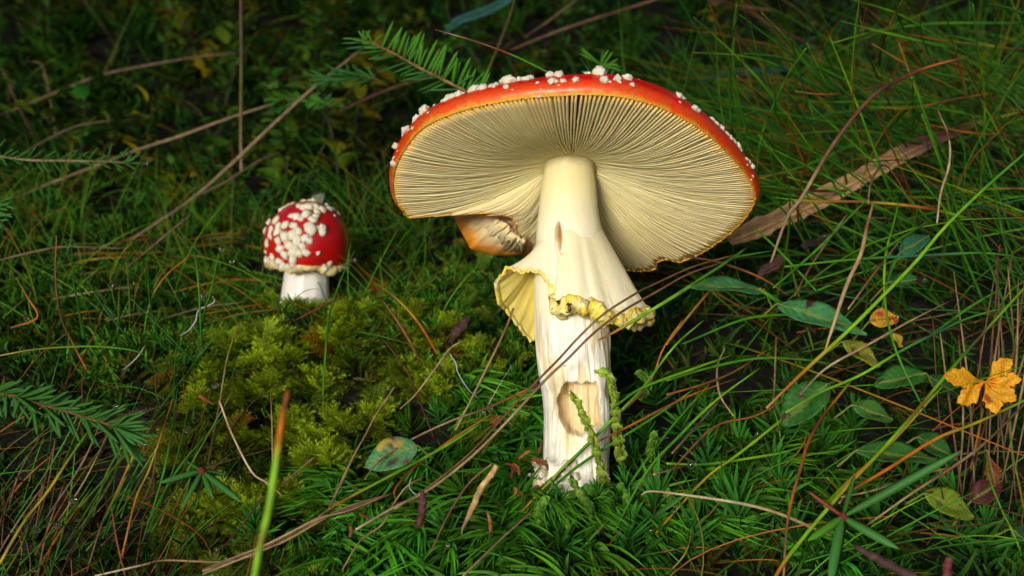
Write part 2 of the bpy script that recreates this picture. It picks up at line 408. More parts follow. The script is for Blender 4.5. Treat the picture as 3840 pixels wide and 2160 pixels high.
for k, (a, b, s) in enumerate(WL):
    tx, ty = zz(a, b)
    i = dome_at(DOME_V, DP, FACE, tx, ty)
    big_w = s > 24
    size = s * .58 * K * DOME_V[i, 1] * (1.05 if big_w else 1.35)
    put_wart(cap, DOME_V[i], DOME_N[i], size, (k % 4) if s > 18 else 4 + k % 4, 1.1 if big_w else .9)
for k in range(70):                     # the rest of the dome, out of sight of this camera
    a = random.uniform(-math.pi, math.pi); i = random.randrange(24, 44); j = i * nA + int((a + math.pi) / (2 * math.pi) * nA) % nA
    if FACE[j] > -0.05: continue
    put_wart(cap, DOME_V[j], DOME_N[j], random.uniform(.0012, .0034), k % 8, .8)

# stem: traced silhouette, with creases, a rotted slit and a hollow
SL = [(580,2022,2248),(600,2034,2236),(630,2041,2228),(710,2027,2238),(800,2017,2246),(860,2010,2258),(960,2006,2270),(1081,2000,2284),(1240,2005,2289),(1330,2012,2292),(1397,2019,2296),(1470,2030,2290),(1548,2036,2291),(1650,2038,2290),(1714,2038,2284),(1760,2034,2284),(1800,2022,2292),(1850,2020,2300)]
SL = np.array(SL, float)
ny, na = 250, 190
py = np.linspace(582, 1832, ny); lf = np.interp(py, SL[:, 0], SL[:, 1]); rg = np.interp(py, SL[:, 0], SL[:, 2])
dep = np.interp(py, [600, 1800], [0.4825, 0.470])
cxs, rad = (lf + rg) / 2, (rg - lf) / 2 * K * dep * .985
a_ = np.linspace(-math.pi, math.pi, na, endpoint=False)
PY, AA = np.meshgrid(py, a_, indexing='ij')
rad2 = rad[:, None] * np.ones_like(AA); dep2 = dep[:, None] * np.ones_like(AA)
# long creases and lengthwise fibres
low = np.clip((PY - 1150) / 80, 0, 1)
fib = 0.00022 * np.sin(AA * 23 + 2 * nz(AA * 2, PY / 90)) + 0.00018 * np.sin(AA * 41 + PY / 70)
rad2 += fib * (0.03 + .30 * low)
cr = -0.42 + 0.00025 * (PY - 1100)
rad2 += low * (-0.0016 * np.exp(-((AA - cr) / .055) ** 2) + 0.0010 * np.exp(-((AA - cr + .22) / .16) ** 2))
rad2 += low * -0.0009 * np.exp(-((AA - .35 - .0003 * (PY - 1250)) / .05) ** 2)
rad2 += 0.0005 * nz(AA * 3, PY / 60, 1, 1) * low
wet = np.clip((nz(AA * 3.1 + 3, PY / 120, 1.0, .7) + .35 * nz(AA * 11, PY / 38, 1, 2) + .12 * nz(AA * 40, PY / 17, 1, 4)) * 4 - .5, 0, 1) * low * np.clip((1740 - PY) / 90, 0, 1)
rad2 -= wet * .00055
gran = np.clip((PY - 1600) / 120, 0, 1)
rad2 += gran * 0.00035 * (np.sin(AA * 67 + PY * .9) * np.sin(PY * .31 + AA * 31))
X = CAM[0] + (cxs[:, None] - 1920) * K * dep2 + rad2 * np.sin(AA)
Y = dep2 - rad2 * np.cos(AA) * .96
pxx = 1920 + (X - CAM[0]) / Y / K; pyy = 1080 + (PY - 1080) * dep2 / Y
front = np.cos(AA) > 0.15
jx = 7 * np.sin(pyy / 31) + 3 * np.sin(pyy / 9.3); jy = 6 * np.sin(pxx / 19) + 4 * np.sin(pxx / 6.1 + 2)
ex = (pxx - 2176 - jx) / 80; ey = (pyy - 1532 - jy) / 100
hole = np.clip((1 - (np.abs(ex) ** 3.4 + np.abs(ey) ** 3.4)) * 3.6, 0, 1) * front
ex2 = (pxx - 2095) / 15; ey2 = (pyy - 890) / 60
slit = np.clip((1 - (ex2 ** 2 + ey2 ** 2)) * 2.2, 0, 1) * front
inner = 0.6 + .4 * np.clip((pyy - 1432) / 190, 0, 1)
Y = Y + hole * (0.0135 - .004 * np.clip((pyy - 1560) / 70, 0, 1)) + slit * 0.006
Z = CAM[2] - (PY - 1080) * K * dep2
wht, crm, yelw, tan = np.array([.93, .88, .66]), np.array([.84, .76, .55]), np.array([.86, .76, .38]), np.array([.72, .55, .30])
topf = np.clip(1 - (PY - 600) / 260, 0, 1)[..., None]
Cst = wht + (yelw - wht) * np.clip(topf * 1.5, 0, 1) * .85
Cst = Cst + (crm * np.array([.96, .90, .80]) - Cst) * (wet * .9)[..., None] * (.8 + .2 * np.sin(AA * 60 + PY / 30))[..., None]
Cst = Cst + (tan * 1.1 - Cst) * np.clip(hole * (.75 + .25 * np.sin(AA * 70)), 0, 1)[..., None]
Cst = Cst + (np.array([.42, .21, .05]) - Cst) * np.clip(slit * 1.3, 0, 1)[..., None]
Cst = Cst + (np.array([.95, .93, .85]) - Cst) * (low * (1 - wet) * (1 - hole) * .8)[..., None]
stem = obj('stem', np.stack([X, Y, Z], -1).reshape(-1, 3), grid_faces(ny, na, True)[:, ::-1], M['stem'], big, Cst.reshape(-1, 3))

stem.data.materials.append(M['flesh'])
stem.data.polygons.foreach_set('material_index', (np.arange(len(stem.data.polygons)) // na < int(ny * .3)).astype(np.int32))

# ring: a wide torn skirt, white outside, yellow inside
RT = [(-180,18,1190,1.3),(-158,24,1235,1.4),(-138,29,1285,1.5),(-120,31,1185,1.5),(-100,34,1135,1.8),(-86,34,1060,2.0),(-72,31,1012,2.2),(-58,25.5,1012,2.2),(-45,20,1030,2.0),(-37,18,1046,1.6),(-34,19.0,1100,1.3),(-27,21.5,1150,1.25),
      (-10,24,1140,1.25),(0,24.5,1136,1.25),(12,25,1142,1.25),(24,26,1165,1.25),(36,27,1192,1.25),(48,28.5,1190,1.15),(60,30,1180,1.1),(74,32.5,1172,1.1),(88,34,1190,1.05),(100,34,1205,1.05),(118,33,1235,1.1),(140,28,1232,1.2),(180,18,1190,1.3)]
RT = np.array(RT, float)
nphi, ns = 300, 34
ph = np.linspace(-180, 180, nphi, endpoint=False); s = np.linspace(0, 1, ns)
rh = np.interp(ph, RT[:, 0], RT[:, 1]) / 1000; yh = np.interp(ph, RT[:, 0], RT[:, 2]); ex_ = np.interp(ph, RT[:, 0], RT[:, 3])
yw = 6 * np.sin(R(1) * ph * 17) + 4 * np.sin(R(1) * ph * 43 + 1) + 3 * np.sin(R(1) * ph * 71)
_kk = np.exp(-(np.arange(-12, 13) / 4.0) ** 2); _kk /= _kk.sum()
_sm = lambda v: np.convolve(np.r_[v[-12:], v, v[:12]], _kk, 'valid')
rh, yh, ex_ = _sm(rh), _sm(yh), _sm(ex_)
top_y = 850 + 14 * np.sin(R(1) * ph * 3)
r0 = 0.0133
S, PH = np.meshgrid(s, R(1) * ph, indexing='ij')
Rk = r0 + (rh[None] - r0) * S ** ex_[None] + S ** 1.3 * (0.0005 * np.sin(PH * 5 + .6) + .00025 * np.sin(PH * 13 + 2)) 
Rk -= 0.0030 * np.exp(-((PH - R(-31)) / R(5)) ** 2) * np.clip(S * 1.6, 0, 1) + .0013 * np.exp(-((PH - R(16)) / R(6)) ** 2) * S
PYk = top_y[None] + (yh - top_y)[None] * S + yw[None] * S ** 7
dk = np.interp(PYk, [600, 1800], [0.4825, .470])
cxk = np.interp(PYk, [850, 1000, 1200], [2134, 2142, 2147])
def ring_pos(Rk_):
    x_ = (cxk - 1920) * K * dk + Rk_ * np.sin(PH); y_ = dk - Rk_ * np.cos(PH)
    return np.stack([x_, y_, CAM[2] - (PYk - 1080) * K * dk], -1)
xo = ring_pos(Rk)
pxk = proj(xo)                          # the slit in the veil shows the hollow behind it
sl = np.clip((1 - (((pxk[..., 0] - 2099 - (pxk[..., 1] - 890) * .12) / 17) ** 2 + ((pxk[..., 1] - 893) / 58) ** 2)) * 2.5, 0, 1) * (np.cos(PH) > .3)
Rk = Rk - sl * .0052
xo = ring_pos(Rk); xi = ring_pos(Rk - 0.0010 - .0008 * S)
co = wht * np.ones(xo.shape); co = co + (yelw - co) * np.clip(S * 10 - 8.8, 0, 1)[..., None] * .9 + (yelw * np.array([1, .98, 1.1]) - co) * (.62 * (1 - S)[..., None])
co = co + (np.array([.45, .22, .05]) - co) * np.clip(sl * 1.2, 0, 1)[..., None]
ci = np.array([.76, .63, .17]) * np.ones(xo.shape) * (1 + .1 * np.sin(PH * 40))[..., None]
Vk = np.vstack([xo.reshape(-1, 3), xi.reshape(-1, 3)]); nk = ns * nphi
Fk = [grid_faces(ns, nphi, True)[:, ::-1], grid_faces(ns, nphi, True) + nk]
j = np.arange(nphi); j2 = (j + 1) % nphi; e0 = (ns - 1) * nphi
Fk.append(np.stack([e0 + j, e0 + j2, nk + e0 + j2, nk + e0 + j], 1))
ring = obj('ring', Vk, Fk, M['flesh'], big, np.vstack([co.reshape(-1, 3), ci.reshape(-1, 3)]))
# ragged yellow hem, swollen in lumps
hem = (xo[-1] + xi[-1]) / 2
hp = np.vstack([hem, hem[:1]])
_pr = np.r_[ph, 180]
hr = .0004 + .0002 * RNG.random(len(hp)) + (.0018 + .00015 * np.sin(_pr * .31) + .00015 * np.sin(_pr * 1.3 + 1)) * np.interp(_pr, [-37, -31, 20, 40, 60, 100, 125], [0, 1, 1, .65, .85, .7, 0])
hp = hp + np.array([0, 0, .0004]) * RNG.standard_normal(len(hp))[:, None]
sides = 10
Vh, Fh, Ch = tube(hp, hr, sides, np.tile([.88, .74, .17], (len(hp), 1)), cap=False, up=(.05, .1, 1), flat=1.35)
for i in range(len(Vh)):
    q = Vector(Vh[i]) * 420
    Vh[i] += (Vh[i] - hp[i // sides]) * (mnoise.noise(q) * .45 + mnoise.noise(q * 2.6) * .5 + mnoise.noise(q * 6) * .25)
_cf = np.clip(.5 + 1.1 * np.array([mnoise.noise(Vector(v) * 260) for v in Vh]), 0, 1)[:, None]
Ch = np.array([.88, .68, .06]) + (np.array([.92, .84, .46]) - np.array([.88, .68, .06])) * _cf ** 1.6
obj('hem', Vh, Fh, M['fringe'], ring, np.clip(Ch, 0, .9))
CRUMB = []
for k in range(4):
    V, F = lump(k + 11, 2, .45, .8); CRUMB.append(mesh_data('veil_crumb', V, F, np.tile([.86, .72, .20], (len(V), 1)))); CRUMB[-1].materials.append(M['fringe'])
for k in range(26):                     # crumbs of veil clinging under the front of the hem
    a = random.uniform(-24, 60); j = int((a + 180) / 360 * nphi)
    p = hem[j] + np.array([random.uniform(-.001, .001), .0015 + random.uniform(0, .002), -random.uniform(.0008, .0042)])
    o = link('veil_crumb', CRUMB[k % 4], None, ring); o.location = Vector(p) - Vector(ring['base_point']); sc_ = random.uniform(.0009, .0019)
    o.scale = (sc_ * 1.2, sc_, sc_); o.rotation_euler = (random.uniform(0, 6), random.uniform(0, 6), 0)
    o.material_slots[0].link = 'OBJECT'; o.material_slots[0].material = M['fringe']

# torn piece of the far margin, hanging behind
oc = [zz(488, 985), zz(500, 1050), zz(535, 1120), zz(575, 1190), zz(600, 1232), zz(690, 1263), zz(800, 1276), zz(900, 1278), zz(985, 1270)]
ic = [zz(640, 960), zz(680, 975), zz(740, 985), zz(800, 1000), zz(850, 1025), zz(880, 1065), zz(900, 1120), zz(940, 1150), zz(1000, 1165)]
of, nf = 40, 12
oc_, ic_ = spline(oc, of), spline(ic, of)
jag = 1 + .06 * np.sin(np.arange(of) * 2.3) + .05 * RNG.standard_normal(of)
Vf, Cf = [], []
for k in range(nf):
    t = k / (nf - 1)
    q = oc_ + (ic_ - oc_) * t * jag[:, None]
    d = 0.532 - .020 * t - .006 * math.sin(math.pi * t)
    Vf.append(np.stack([P(q[i, 0], q[i, 1], d + .0008 * math.sin(i * .9 + t * 4) + .006 * abs(i / of - .5) + .0022 * mnoise.noise(Vector((i * .35, t * 5, 1))) + .0012 * mnoise.noise(Vector((i * .9, t * 13, 4)))) for i in range(of)]))
    base = np.array([.80, .30, .02]) + (np.array([.82, .66, .36]) - np.array([.80, .30, .02])) * np.clip((t - .13) * 4.0, 0, 1)
    e = np.clip(1 - np.arange(of) / of * 3.6 + .15 * np.sin(np.arange(of) * 1.7 + t * 5), 0, 1)[:, None]
    e2 = np.clip((np.arange(of) / of - .8) * 6, 0, 1)[:, None] * .7
    c = base + (np.array([.66, .13, .01]) - base) * np.maximum(e, e2)
    c = c * (1 - .55 * np.clip(nz(np.arange(of) * .7, t * 9) * 2 - .9, 0, 1)[:, None] * e)
    Cf.append(c)
Vf = np.vstack(Vf); Cf = np.vstack(Cf); nb = len(Vf)
back = Vf + np.array([-.0005, .0035, .0004])
Ff = [grid_faces(nf, of), grid_faces(nf, of)[:, ::-1] + nb]
bd = [i for i in range(of)] + [k * of + of - 1 for k in range(1, nf)] + [(nf - 1) * of + i for i in range(of - 2, -1, -1)] + [k * of for k in range(nf - 2, 0, -1)]
bd = np.array(bd); b2 = np.roll(bd, -1)
Ff.append(np.stack([bd, bd + nb, b2 + nb, b2], 1))
frag = obj('cap_fragment', np.vstack([Vf, back]), Ff, M['cap'], big, np.vstack([Cf, np.tile([.58, .06, .008], (nb, 1))]))
frag['label'] = 'rotting orange piece of cap margin hanging torn behind the stem'
for k in range(15):                     # scraps of gill on the inside of the fragment
    t0 = .42 + .52 * k / 15; i = int(t0 * (of - 1))
    n = 6; pts = [P(*(oc_[i] + (ic_[i] - oc_[i]) * (.30 + .55 * q / (n - 1)) + np.array([5 * math.sin(q * .8 + k), 0])), 0.5285 - .020 * (q / (n - 1)) - .006 * math.sin(math.pi * q / n)) for q in range(n)]
    Vg, Fg, Cg = tube(np.array(pts), .0006, 4, np.tile([.88, .74, .42], (n, 1)), flat=3.0)
    obj('gill', Vg, Fg, M['gill'], frag, Cg)

# crumbs of the volva around the foot
for k in range(26):
    a = random.uniform(-2.2, .2); rr_ = random.uniform(.0145, .0195)
    x = BX + .004 + rr_ * math.sin(a); y = BY - rr_ * math.cos(a); z = P(2000, random.uniform(1735, 1835), y)[2]
    o = link('volva_crumb', WART[k % 8], None, stem); s0 = random.uniform(.0007, .0021); o.scale = (s0, s0, s0 * .9)
    o.rotation_euler = (random.uniform(0, 6), random.uniform(0, 6), 0); o.location = Vector((x, y, z)) - Vector(stem['base_point'])

# ------------------------------------------------------------------ the young mushroom
SD = 0.64
sx, sy, sz = P(1140, 1135, SD)
small = empty('young_fly_agaric', (sx, sy, sz), 'young fly agaric button with white warts and thick white stem in moss', 'mushroom')
axis = unit(np.array([0.07, -0.10, 1.0])); u2 = unit(np.cross([0, 1, 0], axis)); v2 = np.cross(axis, u2)
cen = P(1153, 985, SD)
pr = [(.0005, 1.5), (12, 0.5), (19.5, -.8), (22.5, .2), (23.8, 3), (24.5, 7), (24.6, 12), (23.8, 17), (21.8, 22), (18.4, 27), (14, 31), (9, 34), (4.5, 35.4), (.0005, 36)]
nb_ = 200; ab = np.linspace(-math.pi, math.pi, nb_, endpoint=False)
rows, cols = [], []
pr = [tuple(q) for q in spline(pr, 66)]
for i_, (r_, h_) in enumerate(pr):
    i = i_ / 5.0; r_ = max(r_, .0004)
    r2 = r_ / 1000 * (1 + .030 * np.sin(3 * ab + .5) + .012 * np.sin(7 * ab) + .02 * nz(ab * 2, ab * 0 + i * .5, 1, 2) + .022 * np.sin(ab + 2.2) * np.sin(i * .35))
    rows.append(cen + (r2 * np.sin(ab))[:, None] * u2 - (r2 * np.cos(ab))[:, None] * v2 + (h_ / 1000) * axis)
    base = np.array([.50, .006, .006]) if i > 3 else np.array([.74, .60, .24])
    c = np.tile(base, (nb_, 1))
    c = c + (np.array([.70, .30, .03]) - c) * np.clip((i - 10.4) * .35, 0, .65)
    side = np.exp(-((ab - 1.45) / .16) ** 2)[:, None] * float(3 < i < 9)
    c = c + (np.array([.66, .34, .05]) - c) * side
    pur = np.clip(np.cos(ab + .6), 0, 1)[:, None] * float(6 < i < 11) * .35
    c = c + (np.array([.42, .010, .055]) - c) * pur
    cols.append(c)
SV = np.vstack(rows); scap = obj('cap', SV, grid_faces(len(pr), nb_, True)[:, ::-1], M['cap'], small, np.vstack(cols))
SN = unit(SV - (cen + axis * .012)); SF = (SN * unit(CAM - SV)).sum(1); SP = proj(SV)
SW = [(310,450,38),(400,420,42),(345,510,38),(420,480,30),(415,555,30),(490,480,38),(590,480,46),(560,385,33),(620,390,35),(665,415,26),(720,355,46),(790,415,42),(820,385,36),(765,515,48),(735,485,35),(820,505,28),(890,500,38),(900,550,42),(575,580,48),
      (640,545,35),(480,600,42),(500,640,28),(410,650,35),(630,645,46),(710,610,42),(750,640,44),(330,600,33),(300,680,30),(450,725,36),(540,705,40),(610,725,30),(685,715,35),(500,800,35),(570,785,35),(640,780,35),(725,775,40),(850,780,24),(890,310,45),
      (840,330,38),(820,280,45),(750,290,46),(690,290,38),(640,270,33),(965,300,35),(950,245,25),(1020,280,28),(1080,340,26),(360,830,42),(430,875,42),(270,540,30),(530,240,28),(480,270,24),(435,310,24),(570,215,24),(580,860,32),(280,770,26),(1030,365,10),(770,570,20),(300,640,22),(330,560,22)]
for k, (a, b, s0) in enumerate(SW):
    i = dome_at(SV, SP, SF, 900 + .345 * a, 680 + .345 * b)
    put_wart(scap, SV[i], SN[i], s0 * .345 * K * SD * random.uniform(1.05, 1.4), 4 + k % 4, .9)
for k in range(40):
    i = random.randrange(20 * nb_, len(SV))
    if SF[i] > -.05: continue
    put_wart(scap, SV[i], SN[i], random.uniform(.0012, .0028), k % 5, .8)
a2 = np.linspace(-math.pi, math.pi, 120, endpoint=False)          # swollen yellowish veil edge
vp = cen + .0208 * (np.sin(a2)[:, None] * u2 - np.cos(a2)[:, None] * v2) + (-.0012 + .0012 * np.sin(5 * a2))[:, None] * axis
vp = np.vstack([vp, vp[:1]])
Vh, Fh, Ch = tube(vp, .0027, 10, np.tile([.78, .64, .30], (len(vp), 1)), cap=False, up=axis)
for i in range(len(Vh)):
    q = Vector(Vh[i]) * 330; Vh[i] += (Vh[i] - vp[i // 10]) * (mnoise.noise(q) * .8 + mnoise.noise(q * 2.4) * .4)
veil = obj('veil', Vh, Fh, M['fringe'], small, Ch * (1 + .25 * np.sin(np.arange(len(Ch)) * .7))[:, None])
for k in range(60):
    a = random.uniform(-math.pi, math.pi)
    p = cen + random.uniform(.021, .0245) * (math.sin(a) * u2 - math.cos(a) * v2) + random.uniform(-.002, .0025) * axis
    put_wart(veil, p, unit(p - cen + 1e-5), random.uniform(.0011, .0021), k % 8, .8)
st = np.linspace(0, 1, 24); ast = np.linspace(-math.pi, math.pi, 60, endpoint=False)
St, At = np.meshgrid(st, ast, indexing='ij')
rs = (.0142 - .0018 * St + .0012 * (1 - St) ** 2) * (1 + .015 * np.sin(At * 9 + 3 * St) + .01 * np.sin(At * 23))
foot = np.array([sx, sy, sz - .012]); topp = cen + axis * .001
cs = foot + (topp - foot) * st[:, None]
Vs = cs[:, None] + (rs * np.sin(At))[..., None] * u2 - (rs * np.cos(At))[..., None] * v2
Csm = np.array([.88, .87, .84]) + (np.array([.74, .64, .46]) - np.array([.88, .87, .84])) * np.clip((St - .72) * 3.2, 0, 1)[..., None]
obj('stem', Vs.reshape(-1, 3), grid_faces(24, 60, True), M['flesh'], small, Csm.reshape(-1, 3))
# ------------------------------------------------------------------ moss templates
def frond_template(seed, L=1.0, nb=8, droop=.45):
    """feather moss frond: arched stem, pinnate branches set with tiny leaves"""
    g = np.random.default_rng(seed); V, F, C = [], [], []
    dark, lite = np.array([.050, .050, .006]), np.array([.19, .31, .016])
    def sp(s): return np.array([L * s, .05 * math.sin(s * 5 + seed), .30 * L * math.sin(s * 1.9) - droop * L * s * s])
    for k in range(12):
        a, b = sp(k / 12), sp((k + 1) / 12); n = len(V); w = .012 * (1 - k / 14)
        V += [a + [0, w, 0], a - [0, w, 0], b]; F.append([n, n + 1, n + 2]); C += [dark * .8] * 3
    for k in range(nb):
        s = .14 + .86 * k / nb
        for sd in (-1, 1):
            p = sp(s); l = L * .40 * math.sin(math.pi * (.18 + .74 * s)) ** .8 * g.uniform(.8, 1.15)
            an = R(g.uniform(38, 58)) * (1 - .35 * s)
            dx = np.array([math.cos(an), sd * math.sin(an), g.uniform(-.25, .30)])
            side = unit(np.array([-dx[1], dx[0], g.uniform(-.3, .3)]))
            m_ = 4
            for q in range(m_):
                t = q / m_; c0 = p + dx * l * t; w = l * .25 * (1 - .6 * t)
                for s2 in (-1, 1):
                    n = len(V)
                    V += [c0 - dx * l * .03, c0 + dx * l * .17, c0 + dx * l * (.36 + g.uniform(0, .12)) + side * s2 * w * g.uniform(.9, 1.6) + np.array([0, 0, g.uniform(-.02, .03)])]
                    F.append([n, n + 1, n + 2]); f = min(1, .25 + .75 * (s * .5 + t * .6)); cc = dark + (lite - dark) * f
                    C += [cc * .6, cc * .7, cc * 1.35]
            n = len(V); V += [p + dx * l * .9 - side * l * .05, p + dx * l * .9 + side * l * .05, p + dx * l * 1.18]; F.append([n, n + 1, n + 2]); C += [lite, lite, lite * 1.25]
    return np.array(V), [np.array(F)], np.array(C)

def strap(g, base, d0, bend, L, w, n, c0, c1, V, F, C, keel=.3):
    """one narrow tapering curved leaf, two faces wide with a keel"""
    t = np.linspace(0, 1, n); pts = base + np.outer(t, d0) * L + np.outer(t ** 2, bend) * L
    T = unit(np.gradient(pts, axis=0)); S = unit(np.cross(T, g.standard_normal(3))); N = np.cross(S, T)
    ww = w * np.sin(math.pi * np.clip(.22 + .78 * t, 0, 1)) ** .8
    o = len(V)
    for i in range(n):
        V.append(pts[i] - S[i] * ww[i]); V.append(pts[i] + N[i] * ww[i] * keel); V.append(pts[i] + S[i] * ww[i])
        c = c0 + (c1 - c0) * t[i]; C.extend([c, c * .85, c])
    for i in range(n - 1):
        for k in (0, 1):
            a = o + i * 3 + k; F.append([a, a + 1, a + 4, a + 3])

def fork_template(seed, n=26):
    """fork moss shoot: long sickle leaves all swept to one side"""
    g = np.random.default_rng(seed); V, F, C = [], [], []
    for k in range(n):
        h = k / n; b = np.array([g.normal(0, .03), g.normal(0, .03), h * .55]); a = g.uniform(0, 6.28); op = R(g.uniform(18, 48))
        d = np.array([math.cos(a) * math.sin(op) + .25, math.sin(a) * math.sin(op), math.cos(op)])
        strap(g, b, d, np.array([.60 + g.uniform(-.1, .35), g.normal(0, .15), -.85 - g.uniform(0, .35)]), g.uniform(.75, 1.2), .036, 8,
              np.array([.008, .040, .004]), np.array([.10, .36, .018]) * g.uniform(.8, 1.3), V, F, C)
    return np.array(V), [np.array(F)], np.array(C)

def star_template(seed, n=30, up=.7):
    """haircap moss shoot: stiff pointed leaves in a star round an upright stem"""
    g = np.random.default_rng(seed); V, F, C = [], [], []
    for k in range(n):
        h = k / n; a = k * 2.4 + g.uniform(-.2, .2); op = R(74 - 62 * h + g.uniform(-8, 8))
        b = np.array([0, 0, .15 + up * h]); d = np.array([math.cos(a) * math.sin(op), math.sin(a) * math.sin(op), math.cos(op)])
        strap(g, b, d, np.array([0, 0, g.uniform(-.20, .08)]) + d * 0, g.uniform(.55, .85) * (1.05 - .35 * h), .036, 6,
              np.array([.016, .075, .009]), np.array([.048, .25, .024]) * g.uniform(.8, 1.35), V, F, C, .45)
    pts = np.stack([np.zeros(5), np.zeros(5), np.linspace(-.5, .9, 5)], 1)
    tv, tf, tc_ = tube(pts, .02, 4, np.tile([.03, .05, .01], (5, 1)))
    o = len(V); V = np.vstack([np.array(V), tv]); C = np.vstack([np.array(C), tc_])
    return V, [np.array(F), *[f + o for f in tf]], C

def wispy_template(seed, n=16):
    """short tangled green moss shoot"""
    g = np.random.default_rng(seed); V, F, C = [], [], []
    for k in range(n):
        a = g.uniform(0, 6.28); op = R(g.uniform(8, 65)); b = np.array([g.normal(0, .18), g.normal(0, .18), g.uniform(0, .25)])
        d = np.array([math.cos(a) * math.sin(op), math.sin(a) * math.sin(op), math.cos(op)])
        strap(g, b, d, np.array([g.normal(0, .25), g.normal(0, .25), -.15]), g.uniform(.5, 1.0), .05, 5, np.array([.02, .06, .006]), np.array([.055, .18, .012]) * g.uniform(.7, 1.4), V, F, C)
    return np.array(V), [np.array(F)], np.array(C)

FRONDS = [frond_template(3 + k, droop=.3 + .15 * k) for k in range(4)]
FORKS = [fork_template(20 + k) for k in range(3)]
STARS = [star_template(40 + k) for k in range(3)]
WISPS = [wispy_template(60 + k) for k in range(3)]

def gnormal(x, y):
    e = .01
    return unit(np.stack([-(ground(x + e, y) - ground(x - e, y)) / (2 * e), -(ground(x, y + e) - ground(x, y - e)) / (2 * e), np.ones_like(x)], -1))

def rand_rot(N, nrm, tilt, lean=None):
    a = RNG.uniform(0, 2 * math.pi, N); x = np.stack([np.cos(a), np.sin(a), np.zeros(N)], -1)
    z = unit(nrm + tilt * RNG.standard_normal((N, 3)))
    return rot_to(x - (x * z).sum(-1, keepdims=True) * z, z)

def clear_of_stems(p, m1=.0165, m2=.0155):
    return (np.hypot(p[:, 0] - BX - .003, p[:, 1] - BY) > m1) & (np.hypot(p[:, 0] - sx, p[:, 1] - sy) > m2)

def sow(n, x0, x1, y0, y1, wfun):
    """points on the ground, kept with the probability wfun(pixel x, pixel y) gives"""
    x = RNG.uniform(x0, x1, n); y = RNG.uniform(y0, y1, n); p = np.stack([x, y, ground(x, y)], -1)
    q = proj(p); k = RNG.random(n) < wfun(q[:, 0], q[:, 1]) * np.clip(.75 + .9 * nz(x, y, 52, 7) + .5 * nz(x, y, 120, 3), .05, 1); p = p[k]
    return p[clear_of_stems(p)]

def box(px, py, x0, x1, y0, y1, s=120):
    f = lambda v, a, b: np.clip((v - a) / s + .5, 0, 1) * np.clip((b - v) / s + .5, 0, 1)
    return f(px, x0, x1) * f(py, y0, y1)

def stuff(name, parts, mat, label):
    g = Geo()
    for q in parts: g.add(*q)
    V, F, C = g.get()
    o = obj(name, V, F, mat, None, C, smooth=False); tagit(o, label, kind='stuff'); return o

def moss_mass(name, temps, p, scale, tilt, tintf, label, lift=0.0):
    k = RNG.integers(0, len(temps), len(p)); parts = []
    for t, T in enumerate(temps):
        q = p[k == t]; N = len(q)
        if not N: continue
        nrm = gnormal(q[:, 0], q[:, 1])
        parts.append(scatter(T, q + nrm * lift, rand_rot(N, nrm * .6 + np.array([0, -.15, .5]), tilt), RNG.uniform(scale[0], scale[1], N), tintf(q)))
    return stuff(name, parts, M['moss'], label)

def tint(lo, hi, warm=.25):
    def f(q):
        N = len(q); b = RNG.uniform(lo, hi, (N, 1)) * (1 + .4 * nz(q[:, 0], q[:, 1], 45, 3))[:, None]
        ww = RNG.uniform(-warm, warm, N) + warm * nz(q[:, 0], q[:, 1], 30, 5)
        c_ = b * np.stack([1 + ww, np.ones(N), 1 - ww], 1); dead = RNG.random(N) < .07; c_[dead] = c_[dead] * np.array([2.2, .55, .8]); return c_
    return f

# feathery yellow-green moss on the hummock below the young mushroom
wA = lambda a, b: np.maximum(box(a, b, 560, 1560, 1060, 2200), .7 * box(a, b, 1400, 2050, 1000, 1520))
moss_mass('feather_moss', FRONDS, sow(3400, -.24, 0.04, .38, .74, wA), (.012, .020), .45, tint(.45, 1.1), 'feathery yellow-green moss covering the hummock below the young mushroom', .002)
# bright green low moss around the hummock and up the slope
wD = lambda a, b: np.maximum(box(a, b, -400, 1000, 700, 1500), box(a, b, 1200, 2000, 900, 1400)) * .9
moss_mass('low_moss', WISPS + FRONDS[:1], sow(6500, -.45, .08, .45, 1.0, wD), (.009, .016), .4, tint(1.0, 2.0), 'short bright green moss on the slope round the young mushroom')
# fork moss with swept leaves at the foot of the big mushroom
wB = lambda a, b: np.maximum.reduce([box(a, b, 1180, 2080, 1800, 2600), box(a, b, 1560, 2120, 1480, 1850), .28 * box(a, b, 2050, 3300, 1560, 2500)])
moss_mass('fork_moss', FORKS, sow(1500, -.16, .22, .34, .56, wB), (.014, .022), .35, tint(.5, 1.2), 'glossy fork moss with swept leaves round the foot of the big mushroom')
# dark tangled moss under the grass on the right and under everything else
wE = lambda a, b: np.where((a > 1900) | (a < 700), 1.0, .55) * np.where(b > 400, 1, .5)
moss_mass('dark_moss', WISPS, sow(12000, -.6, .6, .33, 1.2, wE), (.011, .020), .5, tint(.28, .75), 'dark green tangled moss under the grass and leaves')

moss_mass('far_moss', WISPS, sow(3600, -1.2, 1.2, 1.0, 2.3, lambda a, b: np.ones_like(a)), (.022, .045), .5, tint(.3, .9), 'dark low moss on the slope under the shrubs')

